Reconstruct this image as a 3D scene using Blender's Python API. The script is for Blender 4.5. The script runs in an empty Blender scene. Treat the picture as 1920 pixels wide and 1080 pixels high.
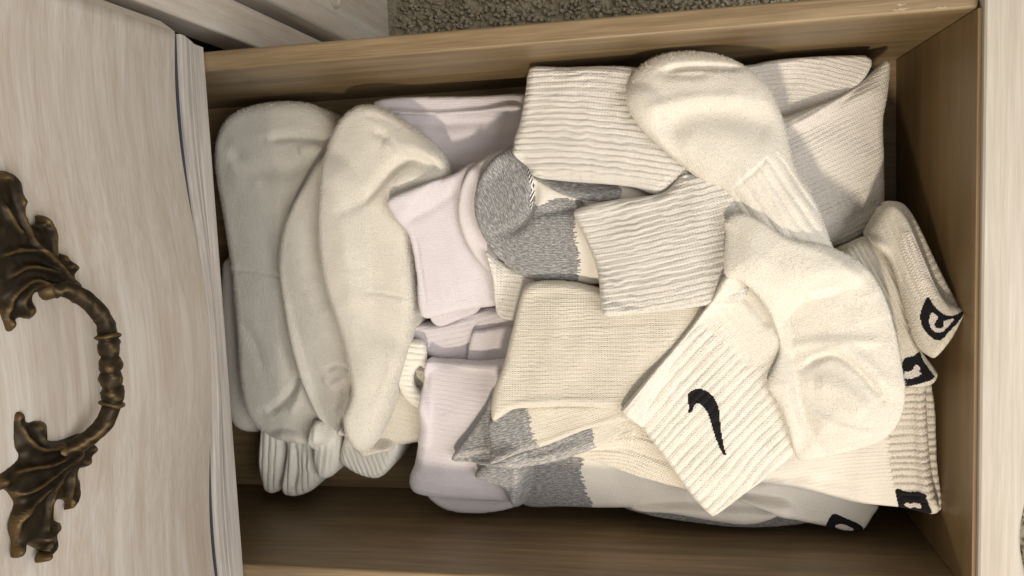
import bpy, math
import numpy as np
from mathutils import Matrix, Vector

# ------------------------------------------------------------------ camera, world, lamps, exposure
S = bpy.context.scene
COL = S.collection
cam_d = bpy.data.cameras.new('camera'); cam = bpy.data.objects.new('camera', cam_d); COL.objects.link(cam)
cam_d.sensor_width = 36.0; cam_d.lens = 28.5; cam_d.clip_start = 0.01; cam_d.clip_end = 50
cam.matrix_world = Matrix(((-0.04225363, 0.99473399, 0.09337514, 0.052),
                           (-0.98155049, -0.0238861, -0.18970526, -0.231),
                           (-0.1864759, -0.09966815, 0.97739091, 0.39),
                           (0, 0, 0, 1)))
S.camera = cam
world = bpy.data.worlds.new('World'); S.world = world; world.use_nodes = True
bg = world.node_tree.nodes['Background']
bg.inputs['Color'].default_value = (1.0, 0.94, 0.86, 1); bg.inputs['Strength'].default_value = 0.40
lamp_d = bpy.data.lights.new('room_lamp', 'SPOT'); lamp = bpy.data.objects.new('room_lamp', lamp_d); COL.objects.link(lamp)
lamp.location = (-0.78, -0.17, 0.98)
lamp.rotation_euler = (Vector((0.01, -0.275, -0.06)) - lamp.location).to_track_quat('-Z', 'Y').to_euler()
lamp_d.energy = 46; lamp_d.color = (1.0, 0.86, 0.68); lamp_d.shadow_soft_size = 0.05
lamp_d.spot_size = math.radians(26); lamp_d.spot_blend = 0.6
room_d = bpy.data.lights.new('room_fill', 'AREA'); room = bpy.data.objects.new('room_fill', room_d); COL.objects.link(room)  # unseen area fill, added as soft ambient light on the dresser face
room_d.shape = 'SQUARE'; room_d.size = 1.1; room_d.energy = 26; room_d.color = (1.0, 0.945, 0.89)
room.location = (-0.45, -1.35, 1.5)
room.rotation_euler = (Vector((0.0, -0.1, 0.0)) - room.location).to_track_quat('-Z', 'Y').to_euler()
S.view_settings.view_transform = 'Standard'; S.view_settings.look = 'None'
S.view_settings.exposure = 0.1; S.view_settings.gamma = 1.0
S.cycles.max_bounces = 8; S.cycles.diffuse_bounces = 5

# ---------------------------------------------------------------- cloth drape maths (cm)
GX0, GX1, GY0, GY1, GC = -14.5, 14.5, -39.0, 9.0, 0.1
NXG = int(round((GX1 - GX0) / GC)) + 1
NYG = int(round((GY1 - GY0) / GC)) + 1
FLOOR_Z = -12.5
gx = GX0 + GC * np.arange(NXG)
gy = GY0 + GC * np.arange(NYG)
GXX, GYY = np.meshgrid(gx, gy, indexing='ij')

def boxblur(a, n):
    for ax in (0, 1):
        p = np.pad(a, [(n, n) if i == ax else (0, 0) for i in (0, 1)], mode='edge')
        c = np.cumsum(p, axis=ax)
        c = np.insert(c, 0, 0, axis=ax)
        k = 2 * n + 1
        if ax == 0: a = (c[k:] - c[:-k]) / k
        else: a = (c[:, k:] - c[:, :-k]) / k
    return a

def maxfilt(a, n):
    for ax in (0, 1):
        b = a.copy()
        for s in range(1, n + 1):
            sl = np.roll(a, s, ax); sr = np.roll(a, -s, ax)
            b = np.maximum(b, np.maximum(sl, sr))
        a = b
    return a

def catmull(pts, closed=True, n=6):
    P = np.array([p[:2] for p in pts], float)
    N = len(P); out = []
    rng = range(N) if closed else range(N - 1)
    for i in rng:
        if closed:
            p0, p1, p2, p3 = P[i - 1], P[i], P[(i + 1) % N], P[(i + 2) % N]
        else:
            p0, p1, p2, p3 = P[max(i - 1, 0)], P[i], P[i + 1], P[min(i + 2, N - 1)]
        for k in range(n):
            t = k / n
            out.append(.5 * ((2 * p1) + (p2 - p0) * t + (2 * p0 - 5 * p1 + 4 * p2 - p3) * t * t + (3 * p1 - p0 - 3 * p2 + p3) * t ** 3))
    if not closed: out.append(P[-1])
    return np.array(out)

def seg_dist(X, Y, A, closed):
    """nearest point on a polyline: distance, signed side, arclength, segment direction"""
    B = np.roll(A, -1, 0) if closed else A[1:]
    A2 = A if closed else A[:-1]
    best = np.full(X.shape, 1e9); side = np.zeros(X.shape); arc = np.zeros(X.shape)
    s0 = 0.
    for a, b in zip(A2, B):
        d = b - a; L2 = d @ d
        if L2 < 1e-12: continue
        L_ = math.sqrt(L2)
        t = np.clip(((X - a[0]) * d[0] + (Y - a[1]) * d[1]) / L2, 0, 1)
        ex = X - a[0] - t * d[0]; ey = Y - a[1] - t * d[1]
        dd = ex * ex + ey * ey
        m = dd < best
        best = np.where(m, dd, best)
        side = np.where(m, np.sign(d[0] * ey - d[1] * ex), side)
        arc = np.where(m, s0 + t * L_, arc)
        s0 += L_
    return np.sqrt(best), side, arc, s0

def inside(X, Y, P):
    r = np.zeros(X.shape, bool)
    Q = np.roll(P, -1, 0)
    for (x0, y0), (x1, y1) in zip(P, Q):
        if y0 == y1: continue
        c = ((y0 > Y) != (y1 > Y)) & (X < (x1 - x0) * (Y - y0) / (y1 - y0) + x0)
        r ^= c
    return r

def sdf(X, Y, P):
    d, _, _, _ = seg_dist(X, Y, P, True)
    return np.where(inside(X, Y, P), d, -d)      # positive inside

_rng = np.random.RandomState(7)
_LAT = _rng.rand(64, 64) * 2 - 1
def vnoise(X, Y, s, o=0.):
    x = X / s + 17.3 + o; y = Y / s + 9.1 + 1.7 * o
    i = np.floor(x).astype(int); j = np.floor(y).astype(int)
    f = x - i; g = y - j
    f = f * f * (3 - 2 * f); g = g * g * (3 - 2 * g)
    i &= 63; j &= 63; i1 = (i + 1) & 63; j1 = (j + 1) & 63
    return (_LAT[i, j] * (1 - f) * (1 - g) + _LAT[i1, j] * f * (1 - g) + _LAT[i, j1] * (1 - f) * g + _LAT[i1, j1] * f * g)

def plane(X, Y, anchors):
    A = np.array(anchors, float)
    if len(A) == 1: return np.full(X.shape, A[0, 2])
    if len(A) == 2:
        d = A[1, :2] - A[0, :2]
        t = np.clip(((X - A[0, 0]) * d[0] + (Y - A[0, 1]) * d[1]) / (d @ d), -.3, 1.3)
        return A[0, 2] + t * (A[1, 2] - A[0, 2])
    M = np.c_[A[:, :2], np.ones(3)]
    c = np.linalg.solve(M, A[:, 2])
    z = c[0] * X + c[1] * Y + c[2]
    return np.clip(z, A[:, 2].min() - .5, A[:, 2].max() + .5)

def spine_uv(X, Y, sp):
    S = catmull(sp, False, 8)
    a = S[0] + (S[0] - S[1]) / np.linalg.norm(S[0] - S[1]) * 15
    b = S[-1] + (S[-1] - S[-2]) / np.linalg.norm(S[-1] - S[-2]) * 15
    S = np.vstack([a, S, b])
    d, s, u, _ = seg_dist(X, Y, S, False)
    return u, d * s

def bilin(F, X, Y):
    x = np.clip((X - GX0) / GC, 0, NXG - 1.001); y = np.clip((Y - GY0) / GC, 0, NYG - 1.001)
    i = x.astype(int); j = y.astype(int); f = x - i; g = y - j
    return F[i, j] * (1 - f) * (1 - g) + F[i + 1, j] * f * (1 - g) + F[i, j + 1] * (1 - f) * g + F[i + 1, j + 1] * f * g

def profile(d, r):
    return np.sqrt(np.clip(1 - (1 - np.clip(d / r, 0, 1)) ** 2, 0, 1))

def relief(X, Y, d, Ly, seed):
    z = Ly['puff'] * (1 - np.exp(-(np.maximum(d, 0) / Ly['R']) ** 2 * 2.5))
    w = np.clip(d / Ly['r'], 0, 1)
    for pts, dep, wid in Ly['cr']:
        C = catmull(pts, False, 6)
        x0, y0 = C.min(0) - 3 * wid; x1, y1 = C.max(0) + 3 * wid
        m = (X > x0) & (X < x1) & (Y > y0) & (Y < y1)
        if not m.any(): continue
        dd, _, arc, tot = seg_dist(X[m], Y[m], C, False)
        tap = np.clip(np.sin(np.pi * np.clip(arc / tot, .04, .96)) * 2.2, 0, 1)
        z[m] -= dep * np.exp(-(dd / wid) ** 2) * tap
    z = z + Ly['noise'] * (vnoise(X, Y, 1.7, seed) + .5 * vnoise(X, Y, .8, seed + 3)) 
    return z * (w * .85 + .15)

def drape(LAYERS):
    """stacks the layers bottom to top on one height field; gives every layer its mid surface and what lies below"""
    H = np.full((NXG, NYG), FLOOR_Z)
    res = []
    for k, Ly in enumerate(LAYERS):
        P = catmull(Ly['out'], True, 6)
        x0, y0 = P.min(0) - .3; x1, y1 = P.max(0) + .3
        i0 = max(int((x0 - GX0) / GC), 0); i1 = min(int((x1 - GX0) / GC) + 2, NXG)
        j0 = max(int((y0 - GY0) / GC), 0); j1 = min(int((y1 - GY0) / GC) + 2, NYG)
        sl = (slice(i0, i1), slice(j0, j1))
        X, Y = GXX[sl], GYY[sl]
        d = sdf(X, Y, P)
        h = Ly['h']
        below = H.copy()
        Mf = H * 0 - 90
        Mf[sl] = plane(X, Y, Ly['z'])
        if Ly['drape']:
            e = 16; sm = int(Ly['sm'])
            ii = slice(max(i0 - e, 0), min(i1 + e, NXG)); jj = slice(max(j0 - e, 0), min(j1 + e, NYG))
            top = boxblur(boxblur(maxfilt(H[ii, jj], max(3, sm // 2)), sm), sm) + min(h, .45)
            T = np.full(H.shape, -90.); T[ii, jj] = top
            a, b = Mf[sl], T[sl]
            kk = .25
            m = np.maximum(a, b) + kk * .25 * np.clip(1 - np.abs(a - b) / kk, 0, 1) ** 2
            Mf[sl] = m
        full = np.where(Mf < -80, 0, Mf)
        res.append((P, Mf, below, (x0, y0, x1, y1)))
        t = Mf[sl] + h * profile(d, Ly['r']) + relief(X, Y, d, Ly, k * 1.37)
        H[sl] = np.where(d > 0, np.maximum(H[sl], t), H[sl])
    return res, H

# ------------------------------------------------------------------ materials
def new_mat(name):
    m = bpy.data.materials.new(name); m.use_nodes = True
    nt = m.node_tree; b = nt.nodes['Principled BSDF']
    return m, nt, b
class NB:
    def __init__(s, nt): s.nt = nt
    def n(s, t, **kw):
        x = s.nt.nodes.new(t)
        for k, v in kw.items(): setattr(x, k, v)
        return x
    def link(s, a, b): s.nt.links.new(a, b)
    def put(s, sock, v):
        if hasattr(v, 'is_linked') or isinstance(v, bpy.types.NodeSocket): s.link(v, sock)
        else: sock.default_value = v
    def m(s, op, a, b=0.0, c=None):
        x = s.n('ShaderNodeMath', operation=op); s.put(x.inputs[0], a); s.put(x.inputs[1], b)
        if c is not None: s.put(x.inputs[2], c)
        return x.outputs[0]
    def mix(s, f, a, b):
        x = s.n('ShaderNodeMix', data_type='RGBA'); s.put(x.inputs[0], f); s.put(x.inputs[6], a); s.put(x.inputs[7], b); return x.outputs[2]
    def noise(s, vec, scale=5, detail=2, rough=.5, dist=0):
        x = s.n('ShaderNodeTexNoise'); x.inputs['Scale'].default_value = scale; x.inputs['Detail'].default_value = detail
        x.inputs['Roughness'].default_value = rough; x.inputs['Distortion'].default_value = dist
        if vec is not None: s.link(vec, x.inputs['Vector'])
        return x.outputs['Fac']
    def mapping(s, vec, sc, loc=(0, 0, 0), rot=(0, 0, 0)):
        x = s.n('ShaderNodeMapping'); x.inputs['Scale'].default_value = sc; x.inputs['Location'].default_value = loc; x.inputs['Rotation'].default_value = rot
        s.link(vec, x.inputs['Vector']); return x.outputs[0]
    def ramp(s, f, stops):
        x = s.n('ShaderNodeValToRGB'); e = x.color_ramp.elements
        while len(e) < len(stops): e.new(.5)
        for el, (p, c) in zip(e, stops): el.position = p; el.color = c if len(c) == 4 else (*c, 1)
        s.link(f, x.inputs[0]); return x.outputs[0]
    def bump(s, h, dist, strength=1.0, normal=None):
        x = s.n('ShaderNodeBump'); x.inputs['Distance'].default_value = dist; x.inputs['Strength'].default_value = strength
        s.link(h, x.inputs['Height'])
        if normal is not None: s.link(normal, x.inputs['Normal'])
        return x.outputs[0]

MATS = {}
def knit(name, col, pu=.14, pv=.14, stitch=.5, fuzz=.5, var=.06, heather=None, sheen=.25):
    """knitted yarn: u runs along the wales, v across them (both in cm)"""
    m, nt, b = new_mat(name); k = NB(nt)
    uv = k.n('ShaderNodeUVMap').outputs[0]
    sep = k.n('ShaderNodeSeparateXYZ'); k.link(uv, sep.inputs[0])
    u, v = sep.outputs[0], sep.outputs[1]
    wob = k.noise(uv, 2.2, 2)
    v2 = k.m('ADD', v, k.m('MULTIPLY', wob, .10))
    vf = k.m('ABSOLUTE', k.m('SUBTRACT', k.m('FRACT', k.m('DIVIDE', v2, pv)), .5))      # 0 in wale centre .. .5 in groove
    st = k.m('SINE', k.m('MULTIPLY', k.m('ADD', k.m('DIVIDE', u, pu), k.m('MULTIPLY', vf, 1.3)), 6.2832))
    hgt = k.m('ADD', k.m('MULTIPLY', st, .5), k.m('MULTIPLY', k.m('SUBTRACT', .5, vf), 1.6))
    fz = k.noise(uv, 14, 4, .75)
    fz2 = k.noise(uv, 4.5, 3, .6)
    n1 = k.bump(hgt, .0006, stitch) if stitch else None
    n2 = k.bump(fz, .0014, fuzz, n1)
    n3 = k.bump(fz2, .0014, fuzz * .5, n2)
    k.link(n3, b.inputs['Normal'])
    big = k.noise(uv, .55, 3)
    if heather:
        hv = k.noise(k.mapping(uv, (3.2, 17, 1)), 1.0, 3, .65)
        hv2 = k.noise(k.mapping(uv, (7, 26, 1), (3, 5, 0)), 1.0, 2, .6)
        f = k.m('ADD', k.m('MULTIPLY', hv, .65), k.m('MULTIPLY', hv2, .35))
        c = k.ramp(f, [(.36, heather[0]), (.49, heather[1]), (.56, heather[2]), (.68, heather[3])])
    else:
        dark = tuple(x * (1 - var * 2.0) for x in col); lite = tuple(min(1, x * (1 + var)) for x in col)
        f = k.m('ADD', k.m('MULTIPLY', big, .35), k.m('MULTIPLY', k.m('ADD', fz, k.m('MULTIPLY', k.m('SUBTRACT', fz, .5), .8)), .65))
        c = k.ramp(f, [(.3, dark), (.7, lite)])
    k.link(c, b.inputs['Base Color'])
    b.inputs['Roughness'].default_value = .95; b.inputs['Specular IOR Level'].default_value = .15
    b.inputs['Sheen Weight'].default_value = sheen; b.inputs['Sheen Roughness'].default_value = .5
    MATS[name] = m
HE = [(.13, .13, .135), (.28, .28, .285), (.44, .44, .44), (.72, .71, .69)]
knit('plush', (.80, .77, .69), .13, .13, .35, .75, .09)
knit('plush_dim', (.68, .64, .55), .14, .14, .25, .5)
knit('plush_rib', (.78, .76, .69), .14, .2, .3, .5)
knit('plush_white', (.83, .80, .72), .13, .13, .28, .65, .08)
knit('plush_rib_white', (.83, .80, .73), .12, .14, .25, .5)
knit('ankle_cuff', (.83, .80, .73), .13, .14, .4, .6, .08)
knit('lilac', (.66, .625, .66), .13, .14, .35, .45)
knit('lilac_plush', (.68, .64, .66), .13, .13, .2, .5)
knit('crew', (.84, .815, .755), .15, .15, .7, .6)
knit('crew_fine', (.80, .765, .71), .13, .12, .5, .5)
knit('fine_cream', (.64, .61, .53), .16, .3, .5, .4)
knit('cream_fine', (.83, .785, .68), .15, .1, .6, .6)
knit('white_knit', (.80, .765, .70), .12, .11, .25, .4)
knit('peach', (.83, .775, .67), .15, .2, .7, .4)
knit('cuff_rib', (.79, .74, .66), .14, .19, .5, .5)
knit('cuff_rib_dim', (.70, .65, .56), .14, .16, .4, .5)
knit('heather', (.3, .3, .3), .14, .14, .7, .5, heather=HE)
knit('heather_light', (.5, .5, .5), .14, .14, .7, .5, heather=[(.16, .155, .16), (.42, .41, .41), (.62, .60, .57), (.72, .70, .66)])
knit('black_yarn', (.012, .011, .014), .12, .12, .7, .5, sheen=.05)
knit('white_yarn', (.78, .72, .68), .12, .12, .6, .4)
m, nt, b = new_mat('seam_yarn'); k = NB(nt)
uv_ = k.n('ShaderNodeUVMap').outputs[0]; sp_ = k.n('ShaderNodeSeparateXYZ'); k.link(uv_, sp_.inputs[0])
k.link(k.ramp(k.m('FRACT', k.m('DIVIDE', k.m('ADD', sp_.outputs[0], sp_.outputs[1]), .19)), [(.45, (.03, .03, .04)), (.55, (.7, .7, .68))]), b.inputs['Base Color']); b.inputs['Roughness'].default_value = .9; MATS['seam_yarn'] = m
RIB = {'plush_rib': (.42, .05), 'cuff_rib': (.36, .07), 'plush_rib_white': (.55, .075), 'plush_white': (0, 0)}

def wood(name, axis, c0, c1, c2, rough=.42, coat=.25, fig=1.0):
    m, nt, b = new_mat(name); k = NB(nt)
    g = k.n('ShaderNodeTexCoord').outputs['Object']
    sc = [150., 150., 150.]; sc[axis] = 7.
    sf = [1300., 1300., 1300.]; sf[axis] = 38.
    sb = [22., 22., 22.]; sb[axis] = 3.0
    a = k.noise(k.mapping(g, sc), 1, 4, .6, .6)
    f = k.noise(k.mapping(g, sf), 1, 2, .6)
    bb = k.noise(k.mapping(g, sb), 1, 3, .55, 1.2)
    t = k.m('ADD', k.m('ADD', k.m('MULTIPLY', a, .46 * fig), k.m('MULTIPLY', f, .30)), k.m('MULTIPLY', bb, .36))
    c = k.ramp(t, [(.34, c0), (.52, c1), (.70, c2)])
    k.link(c, b.inputs['Base Color'])
    k.link(k.bump(f, .0002, .35), b.inputs['Normal'])
    b.inputs['Roughness'].default_value = rough; b.inputs['Coat Weight'].default_value = coat; b.inputs['Coat Roughness'].default_value = .35
    MATS[name] = m
wood('drawer_wood', 1, (.095, .062, .029), (.172, .117, .058), (.275, .20, .108), .5, .2)
wood('drawer_wood_front', 0, (.14, .086, .036), (.20, .13, .058), (.27, .18, .085), .5, .15)
WW = ((.46, .385, .315), (.595, .53, .46), (.73, .705, .665))
wood('whitewash_x', 0, *WW, .55, .05)
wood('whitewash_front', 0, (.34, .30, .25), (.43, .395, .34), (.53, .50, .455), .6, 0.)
wood('whitewash_z', 2, *WW, .55, .05)
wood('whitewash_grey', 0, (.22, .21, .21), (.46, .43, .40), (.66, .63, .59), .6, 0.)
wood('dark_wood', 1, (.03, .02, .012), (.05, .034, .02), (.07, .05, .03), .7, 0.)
m, nt, b = new_mat('gap_shade'); b.inputs['Base Color'].default_value = (.035, .042, .06, 1); b.inputs['Roughness'].default_value = .6; MATS['gap_shade'] = m  # near-black blue, standing in for the shade in the panel gap
m, nt, b = new_mat('pale_paint'); b.inputs['Base Color'].default_value = (.60, .55, .48, 1); b.inputs['Roughness'].default_value = .6; MATS['pale_paint'] = m
m, nt, b = new_mat('worn_finish'); b.inputs['Base Color'].default_value = (.34, .265, .175, 1); b.inputs['Roughness'].default_value = .7; MATS['worn_finish'] = m
m, nt, b = new_mat('aged_bronze'); k = NB(nt)
g = k.n('ShaderNodeTexCoord').outputs['Object']
gm = k.n('ShaderNodeNewGeometry').outputs['Pointiness']
n1 = k.noise(g, 160, 4, .6); n2 = k.noise(g, 45, 3, .5)
pt = k.m('MULTIPLY', k.m('SUBTRACT', gm, .47), 7.0)
f = k.m('ADD', k.m('MULTIPLY', n1, .45), k.m('ADD', k.m('MULTIPLY', n2, .35), pt))
k.link(k.ramp(f, [(.25, (.010, .0065, .003)), (.62, (.024, .0155, .0065)), (.88, (.042, .027, .011)), (1., (.11, .07, .026))]), b.inputs['Base Color'])
b.inputs['Metallic'].default_value = .6; b.inputs['Roughness'].default_value = .5
k.link(k.bump(n1, .0004, .5), b.inputs['Normal']); MATS['aged_bronze'] = m
m, nt, b = new_mat('carpet_pile'); k = NB(nt)
g = k.n('ShaderNodeTexCoord').outputs['Object']
n1 = k.noise(g, 260, 4, .7); n2 = k.noise(g, 30, 3, .5)
k.link(k.ramp(k.m('ADD', k.m('MULTIPLY', n1, .7), k.m('MULTIPLY', n2, .3)), [(.3, (.25, .21, .15)), (.5, (.44, .39, .29)), (.72, (.62, .565, .45))]), b.inputs['Base Color'])
b.inputs['Roughness'].default_value = 1; b.inputs['Specular IOR Level'].default_value = .1
k.link(k.bump(n1, .004, .8), b.inputs['Normal']); MATS['carpet_pile'] = m

# ------------------------------------------------------------------ object helpers (lengths given in cm)
def tag(o, label=None, cat=None, group=None, kind=None):
    if label: o['label'] = label
    if cat: o['category'] = cat
    if group: o['group'] = group
    if kind: o['kind'] = kind
    return o
def empty(name, loc):
    o = bpy.data.objects.new(name, None); COL.objects.link(o); o.location = [c * .01 for c in loc]; o.empty_display_size = .02; return o
def mesh_obj(name, verts, faces, mat, parent=None, smooth=True, uv=None, normals=None):
    org = np.array(parent_world(parent)) if parent else np.zeros(3)
    V = np.asarray(verts, float) * .01 - org
    me = bpy.data.meshes.new(name)
    me.from_pydata(V.tolist(), [], faces if isinstance(faces, list) else faces.tolist())
    me.polygons.foreach_set('use_smooth', [smooth] * len(me.polygons))
    if uv is not None:
        l = me.uv_layers.new(name='UVMap')
        idx = np.empty(len(me.loops), int); me.loops.foreach_get('vertex_index', idx)
        l.data.foreach_set('uv', uv[idx].ravel())
    me.materials.append(MATS[mat]); me.update()
    if normals is not None: me.normals_split_custom_set_from_vertices(normals.tolist())
    o = bpy.data.objects.new(name, me); COL.objects.link(o)
    if parent: o.parent = parent
    return o
def parent_world(p):
    v = Vector((0, 0, 0))
    while p: v += p.location; p = p.parent
    return v
def bevel(o, w, seg=2):
    md = o.modifiers.new('bevel', 'BEVEL'); md.width = w * .01; md.segments = seg; md.limit_method = 'ANGLE'
    md.angle_limit = math.radians(40); md.harden_normals = True
    return o
def box(name, x0, x1, y0, y1, z0, z1, mat, parent=None, bev=.12):
    v = [(x, y, z) for x in (x0, x1) for y in (y0, y1) for z in (z0, z1)]
    f = [(0, 1, 3, 2), (4, 6, 7, 5), (0, 4, 5, 1), (2, 3, 7, 6), (0, 2, 6, 4), (1, 5, 7, 3)]
    o = mesh_obj(name, v, f, mat, parent, False)
    if bev: bevel(o, bev)
    return o
def prism_x(name, xs, prof, mat, parent=None, smooth=False, yoff=None):
    """profile [(y,z)] swept along x through the stations xs; yoff(x) shifts a station"""
    n = len(prof); V = []; F = []
    for x in xs:
        d = yoff(x) if yoff else (0,) * n
        for i, (y, z) in enumerate(prof): V.append((x, y + (d[i] if not np.isscalar(d) else d), z))
    for s in range(len(xs) - 1):
        for i in range(n):
            j = (i + 1) % n
            F.append((s * n + i, s * n + j, (s + 1) * n + j, (s + 1) * n + i))
    F.append(tuple(range(n))[::-1]); F.append(tuple((len(xs) - 1) * n + i for i in range(n)))
    return mesh_obj(name, V, F, mat, parent, smooth)
def tube(path, radii, seg=12, close=True):
    P = np.array(path, float); n = len(P); V = []; F = []
    T = np.gradient(P, axis=0); T /= np.linalg.norm(T, axis=1)[:, None]
    ref = np.array([0, 1., 0]) if abs(T[0][1]) < .9 else np.array([1., 0, 0])
    for i in range(n):
        a = np.cross(T[i], ref); a /= np.linalg.norm(a); b_ = np.cross(T[i], a)
        for s in range(seg):
            t = 2 * math.pi * s / seg; V.append(P[i] + radii[i] * (math.cos(t) * a + math.sin(t) * b_))
    for i in range(n - 1):
        for s in range(seg):
            F.append((i * seg + s, i * seg + (s + 1) % seg, (i + 1) * seg + (s + 1) % seg, (i + 1) * seg + s))
    F.append(tuple(range(seg))[::-1]); F.append(tuple((n - 1) * seg + s for s in range(seg)))
    return V, F

def nearest_on(X, Y, A):
    B = np.roll(A, -1, 0); best = np.full(X.shape, 1e9); NX = X.copy(); NY = Y.copy()
    for a, b_ in zip(A, B):
        d = b_ - a; L2 = d @ d
        if L2 < 1e-12: continue
        t = np.clip(((X - a[0]) * d[0] + (Y - a[1]) * d[1]) / L2, 0, 1)
        px = a[0] + t * d[0]; py = a[1] + t * d[1]
        dd = (X - px) ** 2 + (Y - py) ** 2; m = dd < best
        best = np.where(m, dd, best); NX = np.where(m, px, NX); NY = np.where(m, py, NY)
    return NX, NY
def grid_fill(P, step):
    """grid points inside an outline, rim points snapped onto it; gives X, Y, d (0 on the rim), quads, rim mask"""
    x0, y0 = P.min(0) - step; x1, y1 = P.max(0) + step
    xs = np.arange(x0, x1 + step, step); ys = np.arange(y0, y1 + step, step)
    X, Y = np.meshgrid(xs, ys, indexing='ij'); sh = X.shape
    d = sdf(X, Y, P)
    ins = d > .35 * step
    c = ins[:-1, :-1] | ins[1:, :-1] | ins[:-1, 1:] | ins[1:, 1:]
    use = np.zeros(sh, bool)
    use[:-1, :-1] |= c; use[1:, :-1] |= c; use[:-1, 1:] |= c; use[1:, 1:] |= c
    rim = use & ~ins
    nx, ny = nearest_on(X[rim], Y[rim], P); X[rim] = nx; Y[rim] = ny; d[rim] = 0
    idx = np.full(sh, -1); idx[use] = np.arange(use.sum())
    ci, cj = np.nonzero(c)
    Q = np.stack([idx[ci, cj], idx[ci + 1, cj], idx[ci + 1, cj + 1], idx[ci, cj + 1]], 1)
    return X[use], Y[use], d[use], Q, rim[use]
def close_sheet(Q, rim):
    """second sheet for the underside sharing the rim; gives index map and its faces"""
    n = len(rim); low = np.arange(n); k = np.nonzero(~rim)[0]; low[k] = n + np.arange(len(k))
    return low, k, low[Q][:, ::-1]
def normals_of(V, F):
    a, b_, c, d = (V[F[:, i]] for i in range(4))
    fn = np.cross(c - a, d - b_)
    N = np.zeros_like(V)
    for i in range(4): np.add.at(N, F[:, i], fn)
    l = np.linalg.norm(N, axis=1); l[l < 1e-12] = 1
    return N / l[:, None]

# ------------------------------------------------------------------ carpet
carpet = mesh_obj('carpet', [(-150, -170, -31), (200, -170, -31), (200, 120, -31), (-150, 120, -31)], [(0, 1, 2, 3)], 'carpet_pile', None, False)
tag(carpet, kind='structure')
rs = np.random.RandomState(3)
def tufts(n, x0, x1, y0, y1):
    base = np.array([(math.cos(a) * r, math.sin(a) * r, z) for r, z in ((1., 0.), (1.15, .5)) for a in (0, 1.2566, 2.513, 3.77, 5.027)] + [(0, 0, 1.)])
    f4 = np.array([(i, (i + 1) % 5, 5 + (i + 1) % 5, 5 + i) for i in range(5)]); f3 = np.array([(5 + i, 5 + (i + 1) % 5, 10) for i in range(5)])
    c = rs.rand(n, 2) * (x1 - x0, y1 - y0) + (x0, y0)
    r = rs.uniform(.09, .2, n)[:, None]; h = rs.uniform(.45, .85, n)[:, None]; lean = rs.normal(0, .3, (n, 2)); a = rs.uniform(0, 6.28, n)[:, None]
    px, py, pz = base[None, :, 0] * r, base[None, :, 1] * r, base[None, :, 2]
    V = np.stack([px * np.cos(a) - py * np.sin(a) + c[:, :1] + lean[:, :1] * pz, px * np.sin(a) + py * np.cos(a) + c[:, 1:] + lean[:, 1:] * pz, -31 + pz * h], 2).reshape(-1, 3)
    o = (np.arange(n) * 11)[:, None, None]
    return V, (f4[None] + o).reshape(-1, 4).tolist() + (f3[None] + o).reshape(-1, 3).tolist()
V1, F1 = tufts(48000, -34, 52, -72, -.5)
ct = mesh_obj('carpet_tufts', V1, F1, 'carpet_pile'); tag(ct, 'short brown beige carpet pile on the floor around the drawer', 'carpet', kind='stuff')

# ------------------------------------------------------------------ dresser
dr = empty('dresser', (0, 20, -30)); tag(dr, 'whitewashed wooden dresser frame with upright stile behind the open drawer', 'dresser')
box('stile', 15.68, 17.92, .8, 3.0, -29.5, 46, 'whitewash_z', dr, .15)
box('stile', -17.92, -15.68, .8, 3.0, -29.5, 46, 'whitewash_z', dr, .15)
box('side_panel', 16.0, 17.6, 3.01, 44, -29.4, 45.9, 'dark_wood', dr, 0)
box('side_panel', -17.6, -16.0, 3.01, 44, -29.4, 45.9, 'dark_wood', dr, 0)
box('side_panel', 44.2, 45.8, 1.2, 44, -29.4, 45.9, 'dark_wood', dr, 0)
box('back_panel', -17.5, 45.7, 44.01, 45, -29.4, 45.9, 'dark_wood', dr, 0)
box('cavity_light_stop', -15.9, 15.9, 3.2, 43.9, 2.6, 3.4, 'dark_wood', dr, 0)  # unseen slab added to keep world light out of the drawer cavity
box('base_panel', -15.9, 44.1, 3.2, 43.9, -29.3, -28.3, 'dark_wood', dr, 0)
box('dresser_top', -20, 48, -1.5, 46, 46.02, 48.4, 'whitewash_x', dr, .4)

# upper drawer: serpentine panel standing proud of a moulded bottom lip
ud = empty('closed_drawer', (0, 1, 0)); tag(ud, 'closed whitewashed drawer front above the open drawer, with ornate bronze handle', 'drawer front')
def serp(x):      # bow of the raised panel (cm, towards the room)
    return -.70 - .40 * math.cos(x / 10.5 * math.pi)
def serp_lip(x): return -.22 * math.cos(x / 10.5 * math.pi)
xs = np.linspace(-15.0, 14.3, 60)
pn = prism_x('panel', xs, [(1.6, 3.44), (0, 3.44), (-.12, 3.58), (-.12, 26.9), (0, 27.1), (1.6, 27.1)], 'whitewash_x', ud, True,
             yoff=lambda x: (0, serp(x) + .0, serp(x), serp(x), serp(x), 0))
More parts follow.
